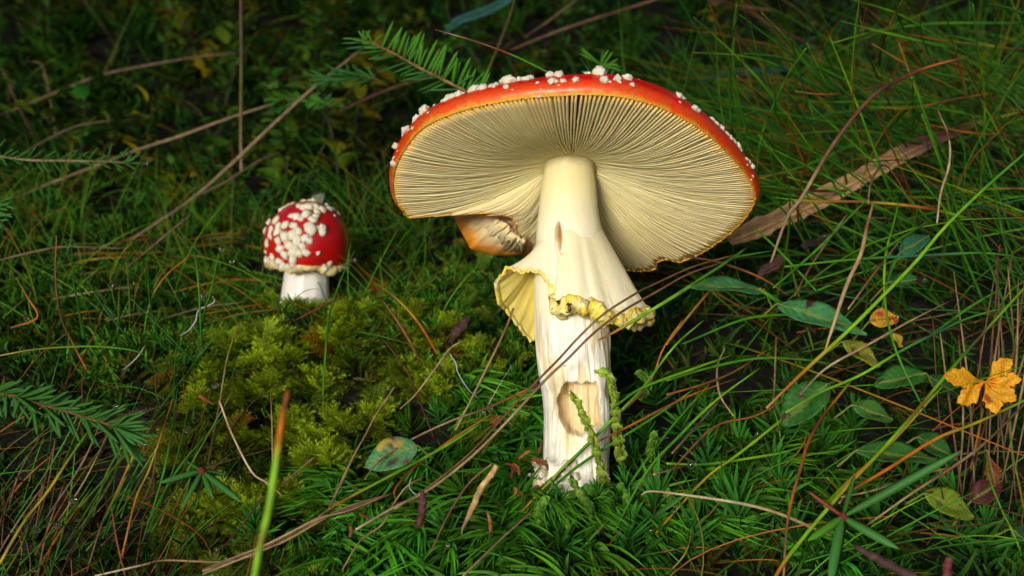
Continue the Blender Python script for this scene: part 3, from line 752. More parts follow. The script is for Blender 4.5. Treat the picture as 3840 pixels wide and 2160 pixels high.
# haircap moss shoots: individuals
star_me = []
for T in STARS:
    me = mesh_data('haircap_moss', T[0], T[1], T[2], smooth=False); me.materials.append(M['moss']); star_me.append(me)
def star(px, py, size, tx=0, ty=0, lift=0):
    d = hit(px, py); p = P(px, py, d)
    p[2] = ground(p[0], p[1]) + lift
    o = link('haircap_moss', random.choice(star_me), None); o.location = p; o.scale = (size * 1.35,) * 3
    o.rotation_euler = (R(random.uniform(-16, 22) + ty), R(random.uniform(-18, 18) + tx), random.uniform(0, 6.28))
    tagit(o, 'star-shaped green haircap moss shoot with dew in the moss carpet', 'moss', 'haircap moss shoots by the big mushroom')
for (a, b, s0) in [(2440,2070,.021),(2790,2080,.021),(2890,1700,.020),(2660,1860,.018),(2590,2140,.017),(3010,2150,.018),(2880,1880,.016),(3620,2080,.022),(3700,2140,.017),(2700,1960,.015),(3090,1780,.017),(3180,1700,.016),
                   (2950,1950,.016),(3330,2110,.018),(2520,1960,.014),(2350,2150,.017),(3480,1990,.015),(1250,1990,.013),(960,2100,.014),(1930,1490,.011),(1760,1560,.011),(2470,1560,.013),(2560,1700,.014),(2380,1840,.013),
                   (1700,2130,.014),(2120,2140,.016),(2250,2060,.014),(2780,1800,.015),(2980,1620,.014),(3240,1930,.016),(3420,1900,.016),(3560,1880,.014),(1880,1610,.010),(1650,1640,.010),(2690,1640,.013),(2420,1700,.012)]:
    star(a, b, s0)

# shaggy feather-moss tufts one can tell apart
tuft_me = []
for v in range(4):
    g = Geo(); n = 26
    for k in range(n):
        a = k * 2.4; el = R(RNG.uniform(-5, 70)); T = FRONDS[k % 4]
        d = np.array([[math.cos(a) * math.cos(el), math.sin(a) * math.cos(el), math.sin(el)]])
        rot = rot_to(d, np.array([[0, 0, 1.0]]) + .2 * RNG.standard_normal((1, 3)))
        g.add(*scatter(T, np.array([[0, 0, .1]]), rot, np.array([RNG.uniform(.7, 1.1)]), RNG.uniform(1.0, 2.3, (1, 1)) * np.array([[1.08, 1, .6]])))
    V, F, C = g.get(); me = mesh_data('feather_moss_tuft', V, F, C, smooth=False); me.materials.append(M['moss']); tuft_me.append(me)
for k, (a, b, s0) in enumerate([(1010,1330,.020),(1060,1400,.021),(1280,1320,.020),(1120,1180,.014),(1290,1230,.016),(1400,1200,.015),(960,1520,.017),(1080,1660,.018),(1140,1720,.020),(1230,1790,.019),(1300,1640,.016),(1400,1600,.015),
                                (900,1700,.014),(860,1950,.017),(960,1960,.018),(1060,1930,.015),(820,1440,.017),(880,1330,.016),(1480,1250,.015),(1180,1500,.015),(1000,1130,.011),(1240,1130,.011),(760,1570,.015),(700,1980,.015),(1580,1330,.014),(1660,1420,.013),(1560,1180,.013),(1680,1240,.013),(1780,1330,.012),(1860,1420,.012),(1520,1420,.014),(1600,1500,.013)]):
    d = hit(a, b + 40); p = P(a, b + 40, d)
    o = link('feather_moss_tuft', tuft_me[k % 4], None); o.location = (p[0], p[1], float(ground(p[0], p[1])) + .002); o.scale = (s0,) * 3
    o.rotation_euler = (R(random.uniform(5, 30)), R(random.uniform(-12, 12)), random.uniform(0, 6.28))
    tagit(o, 'shaggy yellow-green feather moss tuft on the hummock by the young mushroom', 'moss', 'feather moss tufts on the hummock')

# pale chunky moss shoots with overlapping scale leaves, climbing the big stem
def scale_moss(name, pts, w, label, group=None, n=34, cols=((.26, .42, .03), (.46, .62, .12))):
    pts = spline(pts, 60); root = pts[0]; g = Geo(); T = unit(np.gradient(pts, axis=0))
    tv, tf, tc_ = tube(pts, w * .35, 6, np.tile([.16, .20, .03], (60, 1))); g.add(tv, tf, tc_)
    c0, c1 = np.array(cols[0]), np.array(cols[1])
    for k in range(int(n * 2.2)):
        t = (k + random.random()) / (n * 2.2); i = min(59, int(t * 59)); a = k * 2.4 + random.uniform(-.5, .5); X_ = unit(np.cross(T[i], [.3, -1, .2])); Y_ = np.cross(T[i], X_)
        rad_ = math.cos(a) * X_ + math.sin(a) * Y_; tan_ = np.cross(T[i], rad_); wv = w * (1.0 - .3 * t) * random.uniform(.7, 1.35); f = unit(rad_ * random.uniform(.35, .9) + T[i] * .9)
        b = pts[i] + rad_ * w * .15; L_ = wv * random.uniform(1.0, 1.6); V, C = [], []
        c = (c0 + (c1 - c0) * random.random()) * (.65 + .55 * t)
        for q in range(5):
            u_ = q / 4; wq = wv * (.30 + .62 * math.sin(math.pi * (.12 + .80 * u_))) * .75
            for s_ in (-1, 0, 1):
                V.append(b + f * L_ * u_ - rad_ * wv * .75 * u_ ** 2.2 * random.uniform(.4, 1) + tan_ * s_ * wq * random.uniform(.8, 1.15) - rad_ * abs(s_) * wq * .55); C.append(c * (.6 + .6 * u_))
        g.add(np.array(V), [grid_faces(5, 3)], np.array(C))
    V, F, C = g.get()
    o = obj(name, V, F, M['moss'], None, C, origin=root); tagit(o, label, 'moss', group); return o
scale_moss('scale_moss', [P(2270,1830,.452), P(2250,1740,.449), P(2225,1650,.447), P(2195,1580,.445), P(2170,1520,.444), P(2150,1490,.444)], .0032, 'pale green scaly moss shoot curling up in front of the stem hollow')
scale_moss('scale_moss', [P(2330,1740,.462), P(2318,1640,.456), P(2308,1540,.453), P(2298,1460,.451), P(2285,1410,.449), P(2258,1395,.448)], .0034, 'pale green scaly moss shoot climbing the side of the big stem')
scale_moss('scale_moss', [P(2300,1900,.446), P(2250,1850,.444), P(2190,1840,.443), P(2130,1860,.442)], .0035, 'pale green scaly moss shoot lying across the foot of the big stem', cols=((.07, .22, .02), (.15, .36, .05)))
for k, q in enumerate([[(2350,1880,.450), (2390,1830,.449), (2420,1800,.45)], [(2130,1980,.435), (2110,1930,.434), (2070,1890,.434)], [(2220,1940,.438), (2200,1890,.437), (2150,1810,.438)], [(2440,1730,.46), (2440,1680,.458), (2450,1640,.458)], [(2540,1900,.447), (2500,1850,.446), (2470,1830,.447)],
                       [(2400,1500,.49), (2430,1440,.489), (2400,1400,.489)], [(2050,1990,.43), (2020,1930,.43), (2040,1880,.43)], [(2330,1960,.44), (2360,1900,.44), (2330,1830,.44)], [(2620,2000,.44), (2580,1950,.44), (2600,1880,.44)]]):
    scale_moss('scale_moss', [P(*v) for v in q], .0030, 'short green scaly moss shoot in the moss round the big stem', 'scaly moss shoots round the big stem', 16, ((.06, .18, .018), (.14, .32, .04)))
# tufts crowding the feet of both mushrooms
for k, (a, b, s0, T) in enumerate([(2010,1838,.012,'f'),(2060,1850,.013,'f'),(2130,1862,.013,'s'),(2190,1850,.013,'f'),(2250,1840,.012,'s'),(2300,1835,.013,'f'),(2350,1800,.012,'s'),(1970,1820,.012,'f'),(2100,1880,.014,'f'),(2230,1880,.014,'f')]):
    p = P(a, b, .447 - .004 * (k % 3)); p[2] -= .008
    me = star_me[k % 3]
    if T == 'f':
        if k < 2: fm = mesh_data('fork_moss_tuft', *FORKS[0][:2], FORKS[0][2] * .9, smooth=False); fm.materials.append(M['moss'])
        me = fm
    o = link('fork_moss_tuft' if T == 'f' else 'haircap_moss', me, None); o.location = p; o.scale = (s0,) * 3; o.rotation_euler = (R(random.uniform(0, 25)), R(random.uniform(-15, 15)), random.uniform(0, 6.28))
    tagit(o, 'swept fork moss tuft pressed against the foot of the big stem' if T == 'f' else 'haircap moss shoot pressed against the foot of the big stem', 'moss', 'moss against the foot of the big stem')
for k, (a, b, s0) in enumerate([(1050,1150,.010),(1100,1165,.012),(1150,1165,.012),(1200,1165,.011),(1240,1145,.010),(1095,1140,.008)]):
    p = P(a, b, SD - .018 - .004 * (k % 2)); p[2] -= .006
    o = link('feather_moss_tuft', tuft_me[k % 4], None); o.location = p; o.scale = (s0,) * 3; o.rotation_euler = (R(random.uniform(0, 25)), 0, random.uniform(0, 6.28))
    tagit(o, 'small feather moss tuft hugging the white stem of the young mushroom', 'moss', 'moss tufts at the foot of the young mushroom')
# ------------------------------------------------------------------ grass and straw
PAL = dict(G=(.062, .240, .014), g=(.026, .115, .012), L=(.18, .40, .014), Y=(.36, .28, .02), O=(.42, .13, .014), B=(.150, .070, .030), R=(.17, .030, .016),
           T=(.34, .24, .12), W=(.50, .42, .29), P=(.085, .022, .030), N=(.022, .11, .075), y=(.17, .17, .015), b=(.070, .040, .020), E=(.24, .17, .09))
PAL = {k: np.array(v) for k, v in PAL.items()}
z6 = lambda a, b: (2600 + .58 * a, .58 * b)
z7 = lambda a, b: (2500 + .52 * a, 850 + .52 * b)
z5 = lambda a, b: (2300 + .4556 * a, 1500 + .4556 * b)
zr = lambda a, b: (3100 + .4554 * a, 1500 + .4554 * b)
zl = lambda a, b: (.483 * a, 700 + .483 * b)
zb = lambda a, b: (.5935 * a, 1300 + .5935 * b)
z8 = lambda a, b: (800 + .427 * a, 1550 + .427 * b)
zc = lambda a, b: (800 + .483 * a, 1050 + .483 * b)
zt = lambda a, b: (.5823 * a, .5823 * b)
zm = lambda a, b: (1200 + .5047 * a, .5047 * b)
z3 = lambda a, b: (1700 + .414 * a, 1300 + .414 * b)
z2 = lambda a, b: (1700 + .3589 * a, 880 + .3589 * b)
px_ = lambda a, b: (a, b)

def trace(f, pts, dep, wid, cols, label, cat='grass blade', group=None, name='grass_blade', n=26, tone=1.0):
    """a single blade or straw through photograph points; dep = depths root..tip order of pts, wid = widths in pixels"""
    q = spline([f(*p) for p in pts], n); d = np.interp(np.linspace(0, 1, n), np.linspace(0, 1, len(dep)), dep)
    d = d + .004 * np.sin(np.linspace(0, 3, n) + RNG.uniform(0, 6))
    pts3 = np.stack([P(q[i, 0], q[i, 1], d[i]) for i in range(n)])
    wd = np.interp(np.linspace(0, 1, n), np.linspace(0, 1, len(wid)), wid) * .5 * K * d
    c = lerp_cols([PAL[k] for k in cols], n) * RNG.uniform(.8, 1.15) * tone * (1 + .12 * RNG.standard_normal((n, 1)))
    V, F, C = tube(pts3, wd, 6, np.clip(c, .004, .9), flat=.7)
    dry = sum(k in 'TWBEb' for k in cols) > len(cols) / 2
    lowest = pts3[0] if pts3[0][2] < pts3[-1][2] else pts3[-1]
    o = obj(name, V, F, M['straw' if dry else 'grass'], None, C, origin=lowest)
    return tagit(o, label, cat, group)

RG = 'slender blades of the grass tussock beside the big cap'
RL = 'slender green grass blade arching out of the tussock beside the big cap'
for pts, cols in [
    ([(400,1050),(330,800),(260,500),(200,260),(105,30)], 'GGGyO'), ([(265,900),(245,800),(235,500),(250,260),(310,0)], 'gGGgG'), ([(830,1050),(760,960),(600,740),(420,510),(200,290),(0,110)], 'gGGLG'),
    ([(1000,700),(850,520),(700,400),(500,250),(300,95)], 'GGGG'), ([(1150,800),(950,620),(800,500),(600,250),(440,80)], 'gGGL'), ([(1250,1240),(1100,950),(930,700),(850,530),(735,280)], 'gGGGL'),
    ([(1000,600),(880,400),(780,190),(640,30)], 'gGGG'), ([(380,1449),(410,1100),(450,850),(540,640),(620,470),(730,310)], 'ggGGGL'), ([(600,1440),(540,1200),(500,950),(530,700),(520,500)], 'gGGgG'),
    ([(950,490),(750,430),(550,370),(330,345)], 'GGGG'), ([(950,650),(800,560),(560,430),(300,360),(0,340)], 'gGGGy'), ([(1400,850),(900,790),(600,740),(300,690),(35,650)], 'gGGGy'),
    ([(2139,150),(1650,150),(1400,170),(1150,210),(915,275)], 'gGGGL'), ([(2139,450),(1900,400),(1650,310),(1400,250),(1150,190),(955,135)], 'gGGGLG'), ([(2139,560),(1950,440),(1750,340),(1500,190),(1300,80),(1030,0)], 'gGGGLG'),
    ([(2250,130),(2050,60),(1920,25)], 'GGG'), ([(1850,1350),(1870,1000),(1885,700),(1860,450),(1830,250),(1810,25)], 'gLLLGL'), ([(1250,1200),(1150,1030),(1000,850),(870,680)], 'GGGL'), ([(1900,625),(1500,660),(1100,660),(760,660)], 'gGGG'),
    ([(1250,700),(950,730),(770,770)], 'GGG'), ([(1010,1449),(1000,1250),(960,1050),(900,940)], 'gggg'), ([(1010,1290),(1100,1090),(1250,860),(1400,680),(1530,490)], 'ggggG'), ([(1790,1360),(1680,1120),(1560,880),(1400,680),(1275,510)], 'gGGGL'),
    ([(1700,1245),(1200,1235),(800,1235),(430,1230)], 'gGRG'), ([(1400,900),(1050,940),(900,1000),(700,1080),(450,1150)], 'gGGGy'), ([(2090,1300),(2000,1180),(1890,950),(1800,720),(1720,430),(1660,200),(1620,0)], 'ggggRgg'),
    ([(1500,900),(1300,760),(1050,560),(800,420),(620,240)], 'gGGGG'), ([(1600,620),(1450,350),(1330,120),(1300,0)], 'gGGg'), ([(1750,800),(1640,560),(1500,300),(1460,100)], 'GGGG'), ([(2139,700),(1900,560),(1600,480),(1350,450)], 'gGGy'),
    ([(2139,330),(1900,290),(1700,240),(1640,230)], 'gGGG'), ([(2100,900),(1950,700),(1900,500),(1960,280),(1950,120)], 'gGGGG'), ([(2139,860),(1850,760),(1550,700),(1240,690)], 'gGGG'), ([(1350,1000),(1180,800),(1030,640),(900,530),(760,400)], 'gGGGG'),
    ([(1750,1000),(1500,930),(1200,860),(900,850),(600,870)], 'gGGGy'), ([(1000,1100),(850,930),(720,760),(640,640),(560,560)], 'GGGL'), ([(900,1300),(700,1150),(560,1000),(480,900),(340,760)], 'gGGG'), ([(1450,1100),(1420,850),(1420,650),(1415,500)], 'gGGL')]:
    trace(z6, pts, (.66, .60, .54), (12, 14, 13, 4), cols, RL, group=RG)
for k in range(30):
    x0, y0 = random.uniform(2950, 3900), random.uniform(820, 1250); L_ = random.uniform(420, 900); an = R(random.uniform(100, 165)); c_ = random.uniform(-70, 70)
    x1, y1 = x0 + L_ * math.cos(an), max(-40, y0 - L_ * math.sin(an))
    if x1 < 2750 and y1 > 250: continue
    trace(px_, [(x0, y0), (x0 + (x1 - x0) * .5 + c_ * .4, y0 + (y1 - y0) * .5 - abs(c_)), (x1, y1)], (.60, .56, .53), (11, random.uniform(9, 14), 10, 3), random.choice(['gGGL', 'gGGG', 'GGLL', 'gGGO']), RL, group=RG)
OL = 'orange-tinged grass blade among the green ones of the tussock'
for pts, cols in [([(1900,690),(1700,580),(1500,480),(1350,400),(1160,285)], 'GLYRYO'), ([(2139,325),(1850,290),(1600,260),(1360,215)], 'PYyOB'), ([(1280,540),(1000,600),(830,610),(660,590)], 'BBOT'), ([(920,640),(830,620),(680,540)], 'GRO'),
                  ([(1190,500),(1130,350),(1090,180),(1070,60)], 'BBTR'), ([(1200,420),(1220,300),(1290,120),(1340,20)], 'BROG'), ([(1300,740),(1260,650),(1200,480)], 'OBO'), ([(500,690),(400,590),(280,490)], 'BOT'), ([(720,1060),(600,820),(440,720),(330,740)], 'OOBG'),
                  ([(1950,600),(1700,640),(1400,700),(1150,690)], 'OBOG'), ([(2139,880),(1800,860),(1500,800)], 'BOO')]:
    trace(z6, pts, (.64, .58, .55), (11, 10, 5), cols, OL, group='orange-tinged blades of the grass tussock')
trace(z6, [(1800,1420),(1600,1365),(1400,1330),(1100,1305),(750,1300),(510,1275)], (.55, .53, .52), (12, 13, 11, 4), 'GLROYBOGG', 'green and orange banded blade lying level across the broad brown leaf')
trace(z6, [(500,1700),(610,1400),(700,1280),(900,940),(1130,650),(1300,530),(1500,440),(1700,385),(1760,380)], (.40, .42, .45, .47), (9, 15, 15, 12, 5), 'ETTEBBPRORO', 'long brown arching straw with orange tip rising past the broad dead leaf', 'straw', name='straw')
trace(z6, [(1575,1449),(1600,1250),(1655,1060),(1650,880),(1580,710)], (.53, .54), (7, 9, 8, 5), 'WTWTE', 'pale crooked straw hanging over the dark end of the broad leaf', 'straw', name='straw')
trace(z6, [(1460,1380),(1130,1320),(1150,1180),(1220,1070),(1300,1130),(1420,1350)][1:], (.52, .53), (7, 8, 5), 'TBbBB', 'thin brown straw looped over the broad dead leaf', 'straw', name='straw')

# right, lower: stems over the leaves
trace(px_, [(2874,1531),(2968,1438),(3062,1349),(3176,1245),(3311,1110),(3436,980),(3545,850),(3700,700),(3860,560)], (.40, .43, .47), (9, 15, 15, 13, 10), 'TOYLLLLGG', 'thick bright green stem with orange lower end slanting over the leaf pair')
trace(px_, [(2890,2200),(2956,2088),(3157,1846),(3300,1696),(3436,1542),(3566,1386),(3696,1240),(3860,1060)], (.385, .41, .45), (16, 15, 14, 10), 'LOLLOLLRLGPLL', 'long green stem with red and orange nodes slanting across the orange leaf')
trace(px_, [(2938,2170),(2951,1978),(2974,1855),(3010,1730),(3029,1664),(3084,1564),(3134,1500),(3190,1430)], (.39, .43), (10, 13, 13, 8), 'TBOBORbOG', 'orange-brown spotted stem standing between the haircap moss shoots')
trace(zr, [(100,850),(200,750),(500,570),(900,320),(1250,180),(1680,-20)], (.40, .43), (8, 13, 13, 10), 'TBOOOYyG', 'orange stalk turning yellow-green under the orange leaf', 'straw', name='straw')
trace(zr, [(320,1040),(700,770),(1070,530),(1330,330),(1680,-20)], (.40, .43), (6, 11, 12, 9), 'TTBEbB', 'brown straw running up past the orange leaf stalk', 'straw', name='straw')
trace(zr, [(-20,880),(130,720),(540,340),(850,0),(1000,-160)], (.41, .45), (14, 14, 11, 5), 'LLOYLG', 'bright green stem with an orange joint over the big green leaf')
trace(zr, [(1600,1280),(1590,1230),(1520,1060),(1440,900),(1340,640),(1310,420)], (.40, .43), (7, 9, 9, 5), 'GGLGGg', 'thin green stem with a swollen joint in the dark corner')
trace(zr, [(1660,1000),(1625,900),(1590,720),(1530,420),(1510,150)], (.41, .44), (7, 9, 6), 'BOyGy', 'thin yellow-green stem among brown straws under the orange leaf')
trace(zr, [(120,800),(400,740),(800,610),(1000,560)], (.40, .42), (6, 9, 6), 'TTEO', 'short tan straw beside the broad-needled seedling', 'straw', name='straw')
SG = 'grass stems lying over the leaves by the big stem'
SL_ = 'green grass stem lying over the leaves by the big mushroom'
for pts, cols in [([(2942,1000),(3176,975),(3436,959),(3696,949),(3860,975)], 'GGNGg'), ([(2500,1427),(2656,1380),(2838,1344),(3020,1349),(3176,1375)], 'GGGGg'), ([(2947,1547),(3072,1474),(3228,1406),(3384,1313),(3519,1245),(3644,1188),(3860,1130)], 'LGLGNGG'),
                  ([(3472,1550),(3374,1349),(3332,1214),(3316,1084),(3322,954),(3348,850),(3370,760)], 'gGGLLGG'), ([(3810,1302),(3758,1120),(3712,996),(3654,850),(3600,720)], 'ggggg'), ([(2600,1461),(2445,1569),(2280,1673),(2147,1764),(2050,1850)][::-1], 'GGGGL'),
                  ([(1960,1915),(2089,1776),(2188,1681),(2346,1523),(2412,1453),(2528,1300),(2640,1200)], 'OLGLGLG'), ([(2288,1540),(2404,1457),(2600,1383),(2750,1330)], 'GGLG'), ([(2300,2001),(2423,1773),(2555,1628),(2687,1500),(2850,1380)], 'gGGLG'),
                  ([(2080,2160),(2250,1980),(2400,1760),(2520,1600),(2660,1440)], 'LGGGL'), ([(2500,1738),(2640,1741),(2800,1720),(2960,1690),(3080,1640)], 'LGLGG'), ([(2460,2000),(2640,1800),(2760,1710),(2900,1600),(3050,1480),(3140,1420)], 'OYLLGL'),
                  ([(2500,1125),(2700,1000),(2760,965),(2900,940)], 'GGGG'), ([(3020,1060),(3200,1000),(3400,880),(3480,830)], 'GGGG'), ([(2560,1290),(2800,1195),(3000,1180),(3060,1185)], 'gGGg'), ([(2900,1080),(3060,940),(3150,850),(3260,740)], 'GGGG'),
                  ([(3060,1090),(2960,980),(2880,900),(2820,850)], 'GGGG'), ([(3500,1250),(3640,1150),(3760,1080)], 'gGGG')]:
    trace(px_, pts, (.435, .455, .48), (8, 11, 11, 5), cols, SL_, group=SG)
BL = 'rusty brown straw lying among the stems by the big mushroom'
for pts, cols in [([(2006,1900),(2085,1793),(2234,1639),(2280,1590),(2346,1532),(2437,1437),(2487,1308),(2560,1200)], 'bBBRBOO'), ([(2240,1657),(2360,1598),(2486,1532),(2600,1478),(2760,1420)], 'BOBOB'), ([(2911,1266),(2906,1400),(2900,1560)], 'BTB'),
                  ([(2500,1292),(2568,1204),(2646,1110),(2700,1060)], 'OYOY'), ([(2270,2060),(2400,1900),(2540,1740),(2680,1600),(2830,1560),(2960,1490)], 'OOBBOB'), ([(2240,2000),(2330,1890),(2420,1790),(2500,1690)], 'BbBO'), ([(2450,1780),(2560,1750),(2600,1735)], 'TBR'),
                  ([(3180,1160),(3260,1050),(3330,960),(3390,880)], 'TBBT'), ([(2980,1110),(3040,1000),(3120,880),(3180,800)], 'BBTB'), ([(2560,960),(2700,985),(2850,1040),(2960,1110)], 'BBOB'), ([(2500,1480),(2640,1440),(2760,1390),(2880,1310)], 'OBBO'),
                  ([(3100,1790),(3200,1900),(3240,2000),(3250,2160)], 'yOBB'), ([(2520,1700),(2620,1590),(2700,1500)], 'EbT'), ([(2700,1960),(2760,1910),(2960,1890),(3180,1870)], 'BTTE'), ([(2750,1560),(2700,1480),(2690,1380),(2720,1300)], 'TTET'), ([(3000,1480),(3100,1380),(3260,1290),(3420,1200),(3560,1130)], 'EWTEB')]:
    trace(px_, pts, (.44, .46, .48), (7, 10, 9, 4), cols, BL, 'straw', 'rusty straws by the big mushroom', 'straw')
trace(px_, [(3093,1318),(3124,1224),(3176,1068),(3228,954),(3251,850),(3275,760)], (.42, .44), (7, 16, 16, 9), 'TTETBE', 'stout tan straw slanting over the leaf pair', 'straw', name='straw')
trace(px_, [(2404,1856),(2446,1842),(2600,1860),(2780,1888),(2920,1925),(3060,1985),(3120,2010)], (.415, .41), (4, 9, 12, 13, 8), 'WTWTTE', 'pale flattened straw lying level among the haircap moss shoots', 'straw', name='straw')
trace(px_, [(2245,1275),(2296,1250),(2382,1199),(2490,1135),(2600,1067),(2700,1000),(2800,930)], (.425, .43, .47), (4, 12, 13, 12, 8), 'ROLLLGG', 'bright green blade with brown tip pointing at the stem below the ring')
trace(px_, [(1480,1910),(1611,1823),(1762,1700),(1893,1559),(1990,1453),(2095,1347),(2167,1268),(2263,1178),(2382,1102),(2445,1070),(2600,1000),(2760,955)], (.405, .43, .44, .47), (6, 8, 9, 9, 8, 6), 'EBBBEBBB', 'thin brown straw crossing in front of the ring, upper of a pair', 'straw', name='straw', n=40)
trace(px_, [(1334,1986),(1466,1909),(1611,1835),(1760,1720),(1893,1590),(2045,1425),(2130,1345),(2220,1255),(2330,1170),(2470,1090),(2600,1020),(2800,960)], (.40, .43, .436, .47), (9, 11, 11, 9, 9, 6), 'WTTTEBBBB', 'long pale tan straw crossing the stem and running down to the moss', 'straw', name='straw', n=44)
RS = 'thin brown straw of the upright bundle around the orange leaf'
for k in range(24):
    x0 = random.uniform(3560, 3880); y0 = random.uniform(1600, 2050); x1 = x0 + random.uniform(-130, 240); y1 = random.uniform(880, 1300)
    trace(px_, [(x0, y0), (x0 + (x1 - x0) * .45 + random.uniform(-25, 25), y0 + (y1 - y0) * .5), (x1, y1)], (random.uniform(.45, .47), random.uniform(.47, .52)), (6, random.uniform(5, 11), 5), random.choice(['BEB', 'bBB', 'bEB', 'BBT', 'bBb']), RS, 'straw', 'brown straw bundle around the orange leaf', 'straw', 14)

# foreground, left
trace(px_, [(930,2300),(955,2160),(975,2050),(1010,1900),(1040,1700),(1060,1560),(1080,1465)], (.265, .285), (26, 28, 30, 26, 18), 'LLLLyLLLOOBO', 'soft yellow-green blade with orange tip standing in front of the moss hummock')
trace(px_, [(1193,1938),(1270,1887),(1398,1819),(1569,1729),(1700,1655),(1800,1590)], (.405, .42), (4, 11, 12, 9), 'TOLGLG', 'straight green blade with pale tip pointing down beside the spotted leaf')
LG = 'upright dark blades in front of the young mushroom'
for pts, cols in [([(328,1391),(270,1280),(227,1183),(208,1038),(212,884)], 'OBbBO'), ([(314,1270),(295,1159),(275,1038),(266,879)], 'gggg'), ([(507,1294),(459,1241),(386,1149),(309,1019)], 'gggg'), ([(760,1390),(715,1342),(628,1255),(541,1169),(449,1077)], 'ggggg'), ([(608,1304),(580,1222),(560,1111),(553,961)], 'gggg'),
                  ([(541,1260),(551,1183),(580,1096),(628,1028),(700,968)], 'gGyOO'), ([(755,1300),(753,1231),(744,1062),(725,917)], 'ggGg'), ([(753,1280),(763,1183),(792,1086),(821,946)], 'ggGG'), ([(40,1230),(140,1190),(100,1110),(60,1040)], 'BOOG'), ([(1201,1650),(1220,1340),(1235,1185),(1278,1050),(1330,940)], 'GGgGg')]:
    trace(px_, pts, (.52, .505), (9, 9, 7, 3), cols, 'thin upright grass blade rising from the moss before the young mushroom', group=LG)
trace(px_, [(0,1333),(145,1309),(338,1299),(483,1311),(540,1330)], (.47, .48), (6, 8, 8, 4), 'TyGGG', 'level green blade above the dark spruce twig')
trace(px_, [(-20,2150),(0,2113),(89,1959),(178,1846),(255,1727),(309,1650),(350,1590)], (.39, .41), (12, 12, 11, 8), 'yYyYyGG', 'yellow stalk slanting up out of the dark hollow under the twig')
trace(px_, [(457,2089),(510,1870),(564,1751),(641,1520),(647,1496)], (.42, .45), (9, 9, 8, 6), 'OOyYOGO', 'orange and yellow stalk standing behind the tip of the spruce twig')
trace(px_, [(326,2143),(380,1971),(427,1870),(493,1727),(552,1620),(620,1540)], (.415, .44), (8, 9, 9, 6), 'BBROYOL', 'rusty stalk forking up under the spruce twig tip')
trace(px_, [(470,2160),(439,2030),(418,1900)], (.415, .42), (9, 8, 6), 'BRB', 'short rusty stalk leaning in the dark hollow', 'straw', name='straw')
trace(px_, [(822,1502),(872,1632),(944,1769),(1000,1810),(1060,1860)], (.44, .43), (7, 8, 8, 6), 'WTWTE', 'bent pale straw hanging down the moss hummock', 'straw', name='straw')
trace(px_, [(356,2160),(534,2119),(623,2101),(831,2107),(980,2080)], (.40, .41), (7, 8, 8, 6), 'WTTET', 'crooked pale straw along the bottom of the hollow', 'straw', name='straw')
for k in range(4):
    trace(px_, [(760,2135 + 6 * k),(971,2054 + 5 * k),(1078,2003 + 7 * k),(1206,1938 + 4 * k),(1300,1925 - 8 * k),(1400 + 30 * k,1880 - 12 * k)], (.412 - .001 * k, .425), (8, 10, 9, 5), random.choice(['TTBEB', 'TETTb', 'BTTbB']), 'tan straw of the bundle lying along the lower moss', 'straw', 'bundle of straws along the lower moss', 'straw')
trace(px_, [(1368,1798),(1415,1738),(1526,1657),(1697,1576),(1824,1532),(1948,1474),(2020,1440)], (.418, .435, .447), (4, 8, 9, 8), 'TBETBOB', 'dark straw lying across the spotted leaf toward the stem', 'straw', name='straw')
trace(px_, [(1227,1921),(1274,1823),(1321,1721),(1368,1635),(1411,1554),(1480,1450)], (.42, .45), (9, 13, 7, 6, 5), 'bEEETT', 'grey straw with a frayed lower end between hummock and spotted leaf', 'straw', name='straw')
trace(zc, [(1450,1000),(1560,900),(1700,720),(1830,540),(1920,480)], (.46, .475), (5, 7, 6), 'TTET', 'wavy tan root climbing the moss bank', 'root', name='root')
trace(zc, [(1740,575),(1620,370),(1500,220),(1370,100),(1250,20)], (.52, .55), (9, 11, 9, 5), 'OOYyG', 'yellow blade with orange root bending down behind the hummock')
trace(zc, [(1880,1170),(2100,730),(2260,400),(2330,220)], (.455, .48), (8, 9, 8), 'TTBE', 'stiff tan straw leaning up toward the torn ring', 'straw', name='straw')
trace(zc, [(1720,1240),(1600,940),(1500,700),(1310,450)], (.47, .49), (7, 7, 6), 'PPBb', 'purple-brown stalk crossing the moss bank', 'straw', name='straw')
trace(zc, [(1610,650),(1540,500),(1430,320),(1310,150)], (.49, .51), (8, 12, 7), 'bBBb', 'dull brown stalk leaning behind the moss hummock', 'straw', name='straw')
trace(zc, [(620,320),(700,280),(850,200),(1020,120)], (.53, .54), (8, 8, 6), 'PRRP', 'dark red twig lying at the foot of the young mushroom', 'twig', name='twig')
trace(zc, [(460,1400),(455,1100),(445,880)], (.43, .44), (7, 6, 5), 'EEb', 'grey straw standing upright in the feather moss', 'straw', name='straw')
trace(zc, [(-40,1420),(50,950),(110,600),(200,340)], (.46, .50), (7, 7, 6), 'bEyB', 'thin straw leaning beside the shaggy moss tufts', 'straw', name='straw')
trace(z8, [(1130,1380),(1290,1120),(1480,980),(1560,830),(1700,640),(1850,560)], (.405, .43), (6, 8, 7, 5), 'TBEBTB', 'brown straw climbing through the fork moss', 'straw', name='straw')
trace(z8, [(1600,760),(1600,660),(1760,480),(2050,260),(2450,0)], (.425, .445), (6, 9, 10, 7), 'BOBOOy', 'orange stalk lying beside the pale straw at the foot', 'straw', name='straw')
trace(z8, [(1910,1220),(2060,900),(2240,620),(2450,440)], (.415, .44), (6, 8, 7), 'BBBT', 'brown stalk slanting behind the tan stick', 'straw', name='straw')
trace(z8, [(0,1250),(200,1050),(420,760),(640,590),(880,390)], (.42, .44), (6, 8, 7), 'PPbBE', 'purple stalk slanting up through the feather moss', 'straw', name='straw')
trace(z8, [(2190,1430),(2420,1210),(2576,1060),(2800,860)], (.40, .42), (9, 9, 7), 'TETB', 'tan straw slanting along the bottom moss below the stem', 'straw', name='straw')
